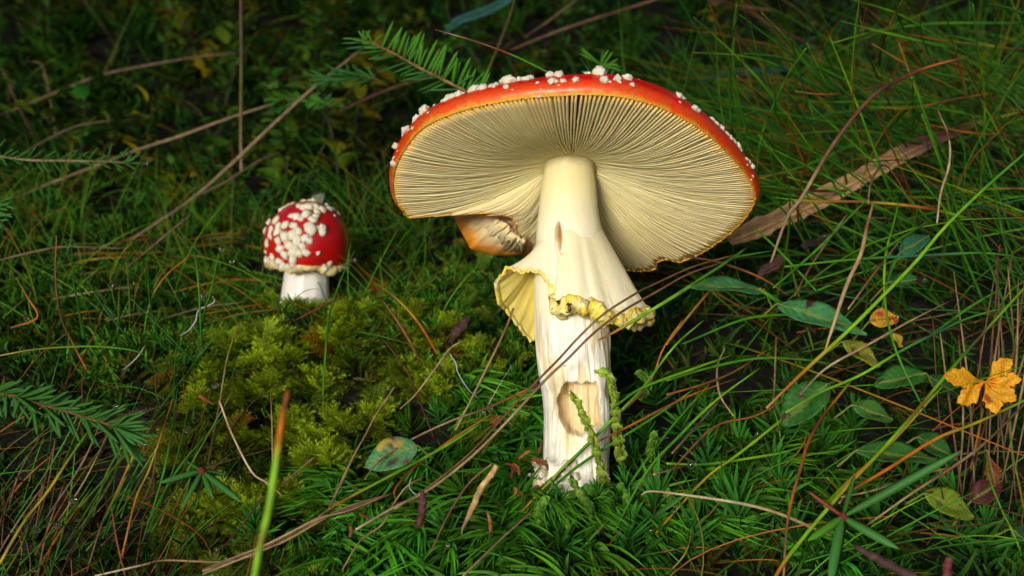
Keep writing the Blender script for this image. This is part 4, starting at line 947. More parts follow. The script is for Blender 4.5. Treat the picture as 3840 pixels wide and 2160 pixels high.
LB = 'rusty grass stalk of the dark hollow under the spruce twig'
for k in range(40):
    x0 = random.uniform(-60, 620); y0 = random.uniform(1900, 2230); L_ = random.uniform(260, 620); an = R(random.uniform(48, 80))
    x1, y1 = x0 + L_ * math.cos(an), y0 - L_ * math.sin(an)
    trace(px_, [(x0, y0), ((x0 + x1) / 2 + random.uniform(-30, 30), (y0 + y1) / 2), (x1, y1)], (random.uniform(.41, .43), random.uniform(.44, .47)), (6, random.uniform(5, 10), 4), random.choice(['BbB', 'bEB', 'gGG', 'BOG', 'gGy', 'bBT', 'GyG', 'bgG']), LB if k % 3 else 'dim green grass blade of the dark hollow under the spruce twig',
          'grass blade', 'rusty stalks in the dark hollow' if k % 3 else 'dim green blades in the dark hollow', n=12)

# far straws over the shrubs
FARS = [([(0,431),(134,378),(291,314),(408,274),(553,245),(728,215),(891,198)], 'EEEEEE', 'long bowed grey straw over the shrubs, uppermost of three', .92, 13), ([(-20,775),(175,693),(373,617),(524,559),(670,512),(844,448),(1002,396),(1080,370)], 'EETTE', 'long grey straw running up behind the thin spruce twig', .80, 14),
        ([(480,905),(582,840),(728,740),(873,611),(1019,472),(1165,338),(1310,221),(1363,180)], 'EETTEE', 'long straight straw slanting up to the tip of the spruce twig behind the cap', .72, 16), ([(720,745),(850,680),(960,610),(1050,570)], 'EEE', 'short grey straw forking off the long slanting one', .74, 10),
        ([(905,650),(903,466),(905,233),(903,0),(902,-80)], 'WTyEET', 'upright pale straw standing alone before the shrubs', .76, 13), ([(60,590),(175,524),(291,472),(420,451)], 'EET', 'thin tan straw above the thin spruce twig', .80, 7),
        ([(1917,187),(2108,111),(2310,45),(2452,0),(2560,-40)], 'BEBEB', 'brown straw slanting over the dark ground above the cap', .85, 14), ([(1967,141),(2083,60),(2159,0),(2200,-40)], 'EEE', 'short grey straw crossing the dark ground above the cap', .9, 12),
        ([(1823,283),(1846,227),(1876,156),(1917,45),(1935,-30)], 'TyEy', 'greenish straw standing upright behind the cap', .72, 11), ([(0,975),(97,951),(217,927),(338,927),(464,932)], 'EEEE', 'level grey straw on the moss beside the dark blades', .60, 9),
        ([(2900,40),(2700,10),(2620,-20)], 'BBb', 'dim brown stalk in the dark above the tussock', .95, 20), ([(2700,0),(2820,50),(2960,130),(3060,170)], 'bBBb', 'dim brown stalk slanting behind the tussock tips', .95, 18),
        ([(155,560),(110,480),(70,400),(0,240)], 'EBE', 'thin crossed straw low among the shrubs', .95, 9), ([(210,520),(190,380),(160,250),(120,230)], 'EEE', 'bent straw hooked over among the shrubs', .95, 9), ([(1270,420),(1420,350),(1560,300),(1700,250)], 'bBBb', 'brown stem behind the spruce twig', .8, 14),
        ([(420,1010),(340,1060),(480,1000),(720,800)][2:], 'EE', 'pale straw end on the moss below the long slanting one', .64, 10)]
for pts, cols, lab, d, wd in FARS:
    trace(px_, pts, (d, d + .02), (wd * .8, wd, wd * .6), cols, lab, 'straw', name='straw', tone=.6)
trace(zm, [(1690,535),(1500,440),(1320,365),(1100,290),(855,220)], (.455, .47), (9, 9, 8, 3), 'GGGRBBTB', 'slender blade with brown tip lying on the top of the red cap')
trace(zm, [(2015,548),(1975,490),(1935,435)], (.47, .475), (7, 6, 3), 'NNN', 'short bluish green blade end sticking up behind the cap wart')
OG = 'orange blades lying on the moss in front of the young mushroom'
for k in range(34):
    x0 = random.uniform(150, 950); y0 = random.uniform(900, 1230); L_ = random.uniform(120, 380); an = R(random.uniform(-16, 14))
    d = hit(x0, y0 + 40) - .015
    trace(px_, [(x0, y0), (x0 + L_ * .5 * math.cos(an), y0 - L_ * .5 * math.sin(an) - random.uniform(0, 14)), (x0 + L_ * math.cos(an), y0 - L_ * math.sin(an))], (d, d + .01), (5, random.uniform(5, 9), 3), random.choice(['OYO', 'BOY', 'TBO', 'yYO', 'GyO', 'ETE']),
          'orange dying grass blade lying on the moss before the young mushroom', group=OG, n=12, tone=.7)

# masses of blades nobody could count
def blades(N, p, dirs, bend, L, r, cols, S=9):
    t = np.linspace(0, 1, S)
    pts = p[:, None] + (dirs * L[:, None])[:, None] * t[None, :, None] + (bend * L[:, None])[:, None] * (t ** 2)[None, :, None]
    T = unit(np.gradient(pts, axis=1)); A = unit(np.cross(T, np.array([.25, -1, .3]))); B = np.cross(A, T)
    qq = proj(pts); bad = ((qq[..., 0] > 1430) & (qq[..., 0] < 2880) & (qq[..., 1] > 270) & (qq[..., 1] < 1700) & (pts[..., 1] < .565) & ((qq[..., 1] < 1060) | (np.abs(qq[..., 0] - 2150) < 330))).any(1)
    bad |= ((np.abs(qq[..., 0] - 1150) < 130) & (qq[..., 1] > 740) & (qq[..., 1] < 1090) & (pts[..., 1] < .62)).any(1) & (RNG.random(N) < .8)
    keep = ~bad; pts, T, A, B, r, cols = pts[keep], T[keep], A[keep], B[keep], r[keep], cols[keep]; N = len(pts)
    rr_ = r[:, None] * np.interp(t, [0, .15, .7, 1], [.8, 1, .75, .15])[None]
    an = np.linspace(0, 2 * math.pi, 3, endpoint=False)
    V = pts[:, :, None] + rr_[:, :, None, None] * (np.cos(an)[None, None, :, None] * A[:, :, None] + np.sin(an)[None, None, :, None] * B[:, :, None])
    F = grid_faces(S, 3, True); FF = (F[None] + (np.arange(N) * S * 3)[:, None, None]).reshape(-1, 4)
    c = cols[:, 0][:, None] * (1 - t)[None, :, None] + cols[:, 1][:, None] * t[None, :, None]
    C = np.repeat(c[:, :, None], 3, 2)
    return V.reshape(-1, 3), [FF], C.reshape(-1, 3)
def colpick(N, keys, jit=.3):
    c = np.array([[PAL[k[0]], PAL[k[1]]] for k in RNG.choice(keys, N)]); return c * RNG.uniform(1 - jit, 1 + jit, (N, 1, 1))
def grass_mass(name, n, area, wfun, az, el, L, r, keys, label, mat='grass', bend=.35, lift=0):
    p = sow(n, *area, wfun); N = len(p)
    q = proj(p); p = p[~((np.abs(q[:, 0] - 2150) < 190) & (p[:, 1] < .47))]; N = len(p)
    p[:, 2] += lift * RNG.random(N)
    a = R(1) * RNG.normal(az[0], az[1], N); e = R(1) * RNG.normal(el[0], el[1], N)
    d = np.stack([np.sin(a) * np.cos(e), -np.cos(a) * np.cos(e), np.sin(e)], -1)
    b = np.stack([RNG.normal(0, bend, N), RNG.normal(0, bend, N), -np.abs(RNG.normal(0, bend, N))], -1) * .8
    o = blades(N, p, d, b, RNG.uniform(*L, N), RNG.uniform(*r, N), colpick(N, keys))
    return stuff(name, [o], M[mat], label)
# azimuth: 0 towards the camera, -90 to the left, +90 to the right
grass_mass('grass', 3600, (.09, .62, .52, 1.05), lambda a, b: box(a, b, 2500, 5000, 150, 1350, 300), (-75, 50), (30, 20), (.08, .22), (.0004, .0008), ['gG', 'GG', 'GL', 'Gg', 'gg', 'GO', 'BO', 'gN', 'GN', 'GL', 'GG'], 'fine green grass of the tussock beside the big cap')
grass_mass('dry_grass', 700, (.08, .60, .46, .95), lambda a, b: box(a, b, 2400, 5000, 700, 1900, 300), (-60, 80), (12, 14), (.04, .11), (.0003, .0006), ['BB', 'Bb', 'TB', 'OB', 'EB', 'bB'], 'dry brown straw lying through the grass tussock', 'straw', .25, .012)
grass_mass('meadow_grass', 2200, (-.50, .06, .52, .85), lambda a, b: box(a, b, -600, 1650, 650, 1250, 200), (-20, 90), (55, 20), (.028, .070), (.0003, .0006), ['gG', 'GG', 'GL', 'gG', 'GL', 'Gy', 'GO', 'gy'], 'short bright grass growing through the moss round the young mushroom')
grass_mass('hollow_grass', 900, (-.36, -.10, .37, .54), lambda a, b: box(a, b, -600, 760, 1350, 2600, 200), (60, 60), (45, 18), (.03, .07), (.0003, .0006), ['gG', 'gg', 'Bb', 'bB', 'gy', 'BO', 'gG'], 'dim thin grass standing in the dark hollow under the spruce twig')
grass_mass('lower_grass', 260, (.05, .42, .37, .52), lambda a, b: box(a, b, 2350, 4400, 1350, 2600, 200), (55, 50), (35, 18), (.03, .08), (.0003, .0006), ['gG', 'GG', 'GL', 'BO', 'Bb', 'GO'], 'thin grass growing through the moss right around the leaves')
grass_mass('far_grass', 900, (-1.1, 1.1, .85, 2.2), lambda a, b: np.ones_like(a) * .8, (-30, 110), (50, 22), (.05, .16), (.0005, .0011), ['gG', 'gg', 'gG', 'yG', 'bE', 'Bb', 'gy'], 'thin grass growing among the shrubs up the slope')
# ------------------------------------------------------------------ leaves
def leaf_mesh(base, tip, hw, facing, col, spots=(), shape='oval', teeth=15, fold=.25, curl=.10, n=46, m=11, vein=1.0, tooth=.12):
    base, tip = np.asarray(base), np.asarray(tip); ax = tip - base; L = np.linalg.norm(ax); ax = ax / L
    S = unit(np.cross(ax, unit(np.asarray(facing, float)))); N = np.cross(S, ax)
    t = np.linspace(0, 1, n); v = np.linspace(-1, 1, m)
    if shape == 'oval': w = np.sin(math.pi * t ** .85) ** .70
    elif shape == 'lance': w = np.sin(math.pi * t ** .75) ** .9
    else: w = np.clip(np.interp(t, [0, .12, .35, .62, .8, .92, 1], [.05, .16, .62, 1, .95, .70, .25]), 0, 1)
    if shape == 'lobe': w = np.interp(t, [0, .2, .4, .52, .60, .64, .76, .80, .83, .92, .94, 1], [.04, .20, .55, .80, .98, .72, .82, .78, .50, .44, .26, .02])
    w = w * (1 + tooth * (((t * teeth) % 1) - .5)) * hw
    T_, V_ = np.meshgrid(t, v, indexing='ij')
    off = np.abs(V_) * w[:, None]
    ridge = np.abs(((T_ * 8 - np.abs(V_) * 1.6) % 1) - .5) * 2
    h = fold * off + vein * .0006 * (ridge - .5) * (1 - V_ ** 4) - curl * L * (T_ - .4) ** 2 * 1.5 + .0006 * np.sin(T_ * 9 + V_ * 3)
    Vx = base + T_[..., None] * L * ax + (V_ * w[:, None])[..., None] * S + h[..., None] * N
    c = np.tile(np.asarray(col, float), (n, m, 1)) * (.80 + .42 * (1 - ridge)[..., None] ** 2) * (.85 + .3 * RNG.random((n, m, 1)))
    c = c + (np.array([.20, .24, .06]) - c) * (np.exp(-(V_ / .09) ** 2) * .45)[..., None]
    for (st, sv_, sr, scol) in spots:
        g_ = np.clip((1 - np.hypot((T_ - st) / sr, (V_ - sv_) / (sr * 2.2)) + .35 * nz(T_ * 22, V_ * 9)) * 3, 0, 1)[..., None]
        c = c + (np.asarray(scol) - c) * g_
    top = Vx.reshape(-1, 3); bot = top - np.tile(N, (len(top), 1)) * .00022
    k = len(top); F = [grid_faces(n, m), grid_faces(n, m)[:, ::-1] + k]
    bd = np.array([i for i in range(m)] + [i * m + m - 1 for i in range(1, n)] + [(n - 1) * m + i for i in range(m - 2, -1, -1)] + [i * m for i in range(n - 2, 0, -1)]); b2 = np.roll(bd, -1)
    F.append(np.stack([bd, bd + k, b2 + k, b2], 1))
    C = np.clip(np.vstack([c.reshape(-1, 3), c.reshape(-1, 3) * .8]) * 1.35, .003, .9)
    return np.vstack([top, bot]), F, C

def leaf(bp, tp, hw, label, col, spots=(), facing=(.1, -1, .9), d=None, dd=0.0, name='leaf', lift=.02, stalk=None, **kw):
    if d is None: d = hit((bp[0] + tp[0]) / 2, (bp[1] + tp[1]) / 2) - lift
    b, t = P(*bp, d), P(*tp, d - dd)
    o = empty(name, b, label, 'leaf')
    V, F, C = leaf_mesh(b, t, hw * K * d, facing, col, spots, **kw)
    obj('blade', V, F, M['leaf'], o, C)
    ax = unit(t - b); end = b - ax * .006 + np.array([0, .006, -.008]) if stalk is None else P(*stalk, d + .004)
    tv, tf, tc_ = tube(spline([b + ax * (np.linalg.norm(t - b) * .9), b + ax * .004, b, (b + end) / 2, end], 16), np.linspace(.0002, .0006, 16), 5, np.tile([.16, .20, .04], (16, 1)))
    obj('stalk', tv - np.array(facing) * -.0001, tf, M['leaf'], o, tc_)
    return o
LG_, LD, LY = (.030, .135, .030), (.018, .080, .018), (.12, .20, .02)
PU, RD, BRN = (.045, .022, .045), (.20, .012, .02), (.09, .045, .015)
leaf((1564,1672), (1364,1746), 64, 'round green leaf with purple blotches at the edge of the fork moss', (.055, .17, .065), [(.42, .75, .20, PU), (.30, .55, .13, (.22, .15, .02)), (.55, .8, .16, (.22, .18, .02)), (.5, -.5, .13, (.05, .03, .04)), (.25, -.85, .10, (.10, .03, .05))], d=.425, facing=(.05, -1, .6), teeth=22)
leaf((2866,1088), (2578,1060), 47, 'bluish green toothed leaf, first of a pair on a dark stem', (.035, .145, .050), [(.40, -.65, .07, (.06, .015, .01)), (.95, .1, .06, (.08, .05, .04)), (.7, -.8, .06, (.12, .05, .03))], d=.462, facing=(-.1, -.8, 1.0), teeth=20, dd=.012)
leaf((2914,1140), (3256,1244), 58, 'bluish green toothed leaf, second and larger of a pair on a dark stem', (.032, .140, .045), [(.45, .1, .03, (.08, .08, .08))], d=.458, facing=(.1, -1, .8), teeth=22, shape='lance', dd=.012)
leaf((3374,950), (3488,880), 40, 'small round dark green leaf on a stem above its glossy twin', (.020, .095, .045), d=.50, facing=(.1, -.9, .9))
leaf((3330,1060), (3475,1045), 40, 'small glossy dark green leaf below the small round one', (.022, .095, .028), d=.49, facing=(.1, -.7, 1.0))
leaf((3262,1205), (3372,1188), 44, 'yellow autumn leaf veined and blotched with red', (.42, .22, .02), [(.75, .1, .20, RD), (.4, -.5, .16, (.30, .04, .02)), (.85, .7, .14, (.25, .02, .04)), (.1, .1, .12, (.24, .02, .02))], d=.478, vein=1.2, teeth=16)
leaf((3160,1282), (3306,1372), 45, 'dull yellow-green speckled leaf under the pale straw', (.17, .19, .018), [(.35, .2, .18, (.06, .05, .012)), (.65, -.2, .14, (.08, .08, .015))], d=.472, teeth=18)
leaf((3472,1401), (3275,1440), 57, 'dark green toothed leaf lying next to the orange leaf', (.022, .095, .016), [(.85, .3, .10, (.015, .04, .012))], d=.468, facing=(0, -.8, 1), teeth=20)
leaf((3480,1412), (3604,1486), 47, 'shaded green leaf partly under the orange leaf', (.020, .085, .024), d=.474, facing=(.2, -.8, 1))
leaf((3105,1440), (2925,1592), 74, 'broad dark green leaf with a brown hole', (.020, .095, .014), [(.45, .35, .07, (.05, .022, .008)), (.9, .5, .12, (.05, .03, .015)), (.15, -.75, .10, (.05, .04, .02))], d=.452, facing=(-.1, -.9, .9), teeth=24)
leaf((3195,1520), (3352,1572), 48, 'bitten dark leaf with pale specks above the large lying leaf', (.032, .105, .018), [(.6, .3, .12, (.02, .03, .01))], d=.458)
leaf((3212,1690), (3545,1724), 64, 'large lying green leaf with wet sheen by the broad-needled seedling', (.030, .115, .020), [(.3, .6, .10, (.04, .02, .02))], d=.44, facing=(-.05, -.6, 1), teeth=26, shape='lance')
leaf((3440,1640), (3590,1722), 62, 'round green leaf behind the tip of the large lying leaf', (.024, .100, .020), d=.452, facing=(.2, -.8, .9))
leaf((3468,1850), (3658,1938), 58, 'yellow-green toothed leaf low in the dark corner', (.095, .15, .014), [(.3, .3, .10, (.05, .07, .012)), (.1, -.5, .1, (.06, .02, .01))], d=.432, facing=(.1, -.9, .7), teeth=16)
leaf((3702,1690), (3735,1825), 36, 'dark rusty lobed leaf hanging under the straws', (.11, .032, .012), d=.445, facing=(-.2, -1, .2), shape='lobe', teeth=7, tooth=.03)
leaf((3640,1880), (3760,1800), 46, 'wet dark red leaf under the straws', (.05, .014, .012), d=.45)
leaf((3790,1985), (3850,2030), 40, 'dim green leaf in the darkest corner', (.016, .055, .016), d=.435)
leaf((3350,1248), (3384,1302), 20, 'tiny yellow leaf hanging beneath the red-blotched one', (.32, .22, .02), d=.475)
leaf((1180,775), (1210,722), 24, 'pale grey dry leaf behind the young cap', (.15, .17, .14), d=.69, vein=.8, curl=.3)
leaf((1880,1560), (1835,1590), 16, 'tiny rusty leaf scale in the moss beside the stem', (.18, .05, .012), d=.468, facing=(0, -1, .4))
# stem carrying the leaf pair
trace(px_, [(2846,1082),(2880,1105),(2930,1138),(3000,1190),(3060,1250)], (.463, .470), (14, 20, 20, 14), 'yGgbb', 'dark green stem carrying the toothed leaf pair', 'plant stem', name='plant_stem')
trace(px_, [(3385,940),(3366,965),(3340,1020),(3325,1080),(3300,1200)], (.505, .495), (10, 14, 12), 'yGgg', 'green stem carrying the small round leaf and its twin', 'plant stem', name='plant_stem')
# orange palmate leaf
oc0 = P(3696, 1430, .43)
ol = empty('palmate_leaf', oc0, 'bright orange-yellow palmate leaf with six toothed lobes', 'leaf')
for tp, hw, fc in [((3550,1408), 42, (.15, -1, .3)), ((3790,1348), 38, (-.25, -1, .45)), ((3828,1420), 34, (-.25, -1, .3)), ((3602,1512), 42, (.2, -1, -.05)), ((3740,1546), 40, (-.1, -1, 0)), ((3810,1500), 38, (-.2, -1, .1))]:
    V, F, C = leaf_mesh(oc0, P(*tp, .422), hw * K * .43, fc, (.52, .25, .010), [(.2, 0, .15, (.45, .10, .01)), (.75, -.6, .10, (.50, .16, .01))] + ([(.55, .5, .22, (.30, .07, .01))] if tp[0] == 3740 else []), shape='lobe', teeth=6, fold=.08, curl=.12, tooth=.03)
    obj('lobe', V, F, M['leaf'], ol, C)
tv, tf, tc_ = tube(spline([oc0, P(3690,1500,.435), P(3670,1620,.445), P(3640,1760,.45)], 16), .0006, 5, np.tile([.25, .10, .02], (16, 1))); obj('stalk', tv, tf, M['leaf'], ol, tc_)

# broad strap leaves
def strap_leaf(name, pts, dep, wid, cols, label, cat, facing=(0, -1, .7), n=60, m=23, ridges=6, curl=.15):
    q = spline(pts, n); d = np.interp(np.linspace(0, 1, n), np.linspace(0, 1, len(dep)), dep); p3 = np.stack([P(q[i, 0], q[i, 1], d[i]) for i in range(n)])
    w_ = np.interp(np.linspace(0, 1, n), np.linspace(0, 1, len(wid)), wid) * .5 * K * d; T = unit(np.gradient(p3, axis=0)); S = unit(np.cross(T, unit(np.array(facing)))); N = np.cross(S, T)
    w_ = w_ * (1 + .06 * np.sin(np.linspace(0, 25, n)) + .05 * RNG.standard_normal(n)); v = np.linspace(-1, 1, m); c = lerp_cols(cols, n)
    Vx = p3[:, None] + (v[None] * w_[:, None])[..., None] * S[:, None] + ((curl * (v ** 2)[None] * w_[:, None]) + .0003 * np.sin(v * ridges * 3)[None] + .0012 * np.sin(np.linspace(0, 7, n))[:, None])[..., None] * N[:, None]
    C = c[:, None] * (1 + .25 * np.sin(v * 9 + 1)[None, :, None] * np.ones((n, 1, 1)) * .5) * (.45 + .75 * RNG.random((1, m, 1))) * (.75 + .5 * RNG.random((n, m, 1)) ** 2)
    top = Vx.reshape(-1, 3); bot = top - np.repeat(N, m, 0) * .0005; k = len(top)
    F = [grid_faces(n, m), grid_faces(n, m)[:, ::-1] + k]
    bd = np.array([i for i in range(m)] + [i * m + m - 1 for i in range(1, n)] + [(n - 1) * m + i for i in range(m - 2, -1, -1)] + [i * m for i in range(n - 2, 0, -1)]); b2 = np.roll(bd, -1); F.append(np.stack([bd, bd + k, b2 + k, b2], 1))
    o = obj(name, np.vstack([top, bot]), F, M['straw'], None, np.vstack([C.reshape(-1, 3)] * 2), origin=p3[0]); return tagit(o, label, cat)
T_c, B_c = np.array([.50, .31, .15]), np.array([.12, .055, .045])
strap_leaf('dead_strap_leaf', [(2735,905),(2850,858),(3006,786),(3238,661),(3412,560),(3557,500),(3680,455),(3820,425)], (.585, .60, .63, .66), (40, 88, 84, 76, 74, 66, 40, 14, 8), [T_c * 1.1, T_c * 1.15, T_c, T_c, T_c * .85, B_c * 1.2, B_c * .9, (.20, .18, .02), (.12, .2, .02)], 'broad dry brown strap leaf lying in the grass behind the cap', 'dead leaf')
strap_leaf('broad_grass_leaf', [(1665,130),(1690,108),(1730,76),(1806,45),(1871,15),(1940,-20)], (.80, .83), (6, 30, 44, 46, 44, 40), [(.03, .13, .10), (.035, .14, .12), (.03, .12, .10), (.035, .13, .11)], 'broad blue-green grass leaf hanging over the dark ground', 'grass leaf')
strap_leaf('broad_grass_leaf', [(2640,300),(2760,275),(2880,262),(2960,255)], (.80, .84), (4, 24, 30, 26), [(.02, .09, .05), (.02, .09, .05)], 'short dim blue-green grass leaf behind the tussock blades', 'grass leaf')
strap_leaf('bark_chip', [(2838,1048),(2870,1010),(2915,975),(2945,950)], (.49, .50), (10, 40, 46, 16), [(.07, .035, .025), (.12, .06, .05), (.06, .03, .02)], 'dark split chip of bark beside the toothed leaf pair', 'bark chip', curl=-.6)
strap_leaf('bark_chip', [(3010,925),(3060,900),(3120,880)], (.54, .55), (20, 44, 20), [(.035, .025, .02), (.05, .035, .03)], 'blackish chip of bark below the broad dead leaf', 'bark chip', curl=-.6)

# ------------------------------------------------------------------ spruce twigs
def needle_mesh(name, c0, c1, bend=.10):
    n = 7; t = np.linspace(0, 1, n); V, C = [], []
    w_ = np.array([.30, .85, 1, 1, .95, .75, .12])
    for i in range(n):
        for k, (a, b) in enumerate([(-1, 0), (0, .55), (1, 0), (0, -.55)]):
            V.append([t[i], a * w_[i], b * w_[i]]); c = np.array(c0) + (np.array(c1) - np.array(c0)) * t[i]; C.append(c * (1.25 if k in (0, 2) else .85))
    V = np.array(V); V[:, 2] += 0
    k = np.arange(4); F = [grid_faces(n, 4, True), np.array([[3, 2, 1, 0]]), np.array([[(n - 1) * 4 + q for q in range(4)]])]
    F = [F[0], np.vstack(F[1:])]
    V[:, 1] *= 1.0
    me = mesh_data(name, V, [np.vstack([F[0], F[1]])], np.array(C)); me.materials.append(M['needle']); return me
ND = {'bright': needle_mesh('needle', (.05, .17, .012), (.075, .26, .018)), 'dark': needle_mesh('needle', (.026, .100, .014), (.040, .155, .024)), 'mid': needle_mesh('needle', (.03, .12, .02), (.045, .18, .04)), 'red': needle_mesh('needle', (.16, .03, .02), (.20, .05, .03))}
def put_needle(parent, base, tip, w_, kind):
    b, t = np.asarray(base), np.asarray(tip); ax = t - b; L = np.linalg.norm(ax); ax = ax / L
    rot = rot_to(ax[None], np.array([[random.uniform(-.5, .5), -1, random.uniform(-.2, .8)]]))[0]
    o = link('needle', ND[kind], None, parent)
    o.matrix_local = Matrix.Translation(Vector(b - np.array(parent['base_point']))) @ Matrix(rot.tolist()).to_4x4() @ Matrix.Diagonal((L, w_, w_, 1))
def twig(pts, dep, wpx, label, colr, rows, name='spruce_twig'):
    """rows: list of (count, t range, mean angle, spread, length px, width px, kind); angle in the picture, 0 right, 90 up"""
    n = 30; q = spline(pts, n); d = np.interp(np.linspace(0, 1, n), np.linspace(0, 1, len(dep)), dep); p3 = np.stack([P(q[i, 0], q[i, 1], d[i]) for i in range(n)])
    root = empty(name, p3[0], label, 'spruce twig')
    rad_ = np.linspace(wpx, wpx * .6, n) * .5 * K * d * (1 + .25 * RNG.standard_normal(n) * .5)
    tv, tf, tc_ = tube(p3, rad_, 7, np.tile(colr, (n, 1)) * RNG.uniform(.7, 1.3, (n, 1))); obj('stem', tv, tf, M['bark'], root, tc_)
    for (cnt, t0, t1, am, asp, L, w_, kind) in rows:
        for k in range(cnt):
            t = t0 + (t1 - t0) * (k + random.uniform(-.3, .3)) / max(1, cnt - 1); i = min(n - 1, max(0, int(t * (n - 1))))
            a = R(random.gauss(am, asp)); l = L * random.uniform(.75, 1.12); dz = random.uniform(-.45, .25)
            b = p3[i] + np.array([0, -rad_[i] * .5, 0]); di = d[i]
            put_needle(root, b, b + np.array([math.cos(a), dz, math.sin(a)]) / math.sqrt(1 + dz * dz) * l * K * di, w_ * .5 * K * di, kind)
    return root, p3
tA, pA = twig([zm(1200,740), zm(1150,715), zm(1010,640), zm(870,570), zm(750,510), zm(590,420), zm(430,340), zm(310,290)], (.56, .575, .60), 15, 'bright green spruce twig reaching out from behind the cap, comb of needles upward', (.20, .12, .045),
     [(24, .12, .85, 64, 6, 118, 16, 'bright'), (10, .15, .8, 58, 14, 80, 14, 'mid'), (12, .2, .95, 190, 10, 120, 10, 'mid'), (8, .4, .9, 205, 9, 100, 10, 'dark'), (7, .9, 1, 118, 30, 55, 11, 'bright'), (4, .85, 1, 172, 12, 90, 10, 'bright')])
twig([(-25,583), (100,600), (250,603), (400,606), (490,612)], (.60, .61), 11, 'thin spruce twig with short sparse needles over dark hollow', (.24, .20, .10), [(18, .02, .98, 38, 14, 72, 9, 'dark'), (14, 0, .95, -38, 14, 62, 9, 'dark'), (6, .1, .9, 80, 20, 40, 8, 'dark'), (4, .94, 1, 5, 25, 50, 9, 'mid')])
twig([zb(-60,285), zb(100,310), zb(230,360), zb(400,400), zb(550,450), zb(700,500), zb(775,545)], (.395, .40, .405), 17, 'dark green long-needled spruce twig above the hollow, tip drooping', (.17, .075, .022),
     [(28, .02, 1, 14, 9, 135, 16, 'dark'), (18, .0, .9, 38, 12, 95, 15, 'dark'), (22, .05, 1, -62, 16, 135, 16, 'dark'), (10, .1, .5, -105, 14, 100, 15, 'dark'), (10, .85, 1, -28, 16, 155, 16, 'mid'), (8, 0, .4, 205, 25, 90, 12, 'dark')])
twig([(2290,330), (2275,290), (2258,250), (2250,238)], (.60, .60), 12, 'small spruce shoot tip with brown bud behind the cap warts', (.13, .05, .03), [(7, .6, 1, 28, 30, 78, 11, 'bright'), (5, .5, 1, 160, 18, 95, 11, 'bright'), (5, .3, .9, 75, 25, 55, 10, 'mid'), (4, .3, .8, -10, 15, 70, 10, 'mid')])
twig([(1240,400), (1180,380), (1100,375), (1030,372)], (.80, .81), 8, 'soft green spruce shoot among the shrubs behind the spruce comb', (.10, .06, .03), [(14, .1, 1, 150, 25, 62, 13, 'bright'), (12, .1, 1, 30, 25, 55, 13, 'mid'), (8, .1, 1, 215, 20, 50, 12, 'mid')])
twig([(1420,300), (1360,285), (1290,290), (1220,300)], (.70, .71), 8, 'dim spruce shoot below the bright spruce comb', (.10, .06, .03), [(14, .1, 1, 170, 16, 110, 11, 'mid'), (10, .1, 1, 200, 14, 95, 11, 'dark'), (6, .1, .8, 120, 20, 60, 10, 'mid')])
twig([(-60,860), (-40,830), (-20,790), (-5,760)], (.42, .42), 10, 'spruce shoot poking in over the dark bank with pale pointed needles', (.12, .07, .03), [(9, .0, 1, -8, 12, 75, 12, 'mid'), (4, .2, 1, 15, 10, 60, 12, 'dark')])
def whorl(c, d, tips, label, kinds=None):
    root = empty('spruce_seedling', P(c[0], c[1] + 60, d + .02), label, 'seedling'); cp = P(*c, d)
    pts = spline([P(c[0], c[1] + 60, d + .02), P(c[0] + 5, c[1] + 30, d + .008), cp], 12)
    tv, tf, tc_ = tube(pts, .0010, 6, np.tile([.10, .03, .02], (12, 1))); obj('stem', tv, tf, M['bark'], root, tc_)
    b = lump(5, 2, .3, 1.0); obj('bud', b[0] * .0016 + cp, b[1], M['bark'], root, np.tile([.12, .015, .012], (len(b[0]), 1)))
    for (tx, ty, w_, dd, kind) in tips:
        put_needle(root, cp, P(tx, ty, d + dd), w_ * .5 * K * d, kind)
whorl((3161,1937), .385, [(3605,1690,36,-.012,'mid'), (3029,2028,34,-.01,'bright'), (3112,2195,46,-.015,'mid'), (3372,2058,42,-.01,'mid'), (3030,1842,18,.004,'red'), (3330,1845,16,.006,'red'), (3205,1780,20,.01,'dark')], 'broad-needled spruce seedling with a dark red bud by the haircap moss')
whorl((757,1766), .415, [(598,1812,26,-.006,'mid'), (682,1905,27,-.01,'mid'), (734,1908,14,-.004,'dark'), (800,1868,24,-.006,'dark'), (905,1882,27,-.008,'mid'), (850,1780,18,.004,'mid'), (700,1730,12,.006,'dark')], 'small spruce seedling of six narrow needles below the feather moss')

# ------------------------------------------------------------------ sticks and litter
def stick(pts, dep, wid, cols, label, name='stick', cat='stick', n=30, sides=9):
    q = spline(pts, n); d = np.interp(np.linspace(0, 1, n), np.linspace(0, 1, len(dep)), dep); p3 = np.stack([P(q[i, 0], q[i, 1], d[i]) for i in range(n)])
    w_ = np.interp(np.linspace(0, 1, n), np.linspace(0, 1, len(wid)), wid) * .5 * K * d
    V, F, C = tube(p3, w_, sides, lerp_cols(cols, n) * RNG.uniform(.75, 1.25, (n, 1)))
    for i in range(len(V) - 2): V[i] += (V[i] - p3[i // sides]) * .35 * mnoise.noise(Vector(V[i]) * 500)
    return tagit(obj(name, V, F, M['bark'], None, C, origin=p3[-1]), label, cat)
stick([z8(2490,460), z8(2440,540), z8(2350,660), z8(2290,800), z8(2230,930), z8(2190,1010), z8(2180,1080)], (.428, .425, .42), (22, 24, 27, 25, 18, 10, 6), [(.42, .27, .10), (.48, .33, .14), (.40, .26, .11), (.20, .12, .09), (.12, .16, .03)], 'peeled tan stick standing in the moss beside the foot of the stem')
stick([z8(1838,690), z8(1842,760), z8(1832,870), z8(1810,960), z8(1800,1000)], (.405, .41), (16, 30, 30, 22, 10), [(.10, .035, .035), (.09, .03, .035), (.07, .035, .05)], 'short purple-brown dead needle standing in the fork moss', 'dead_needle', 'dead needle')
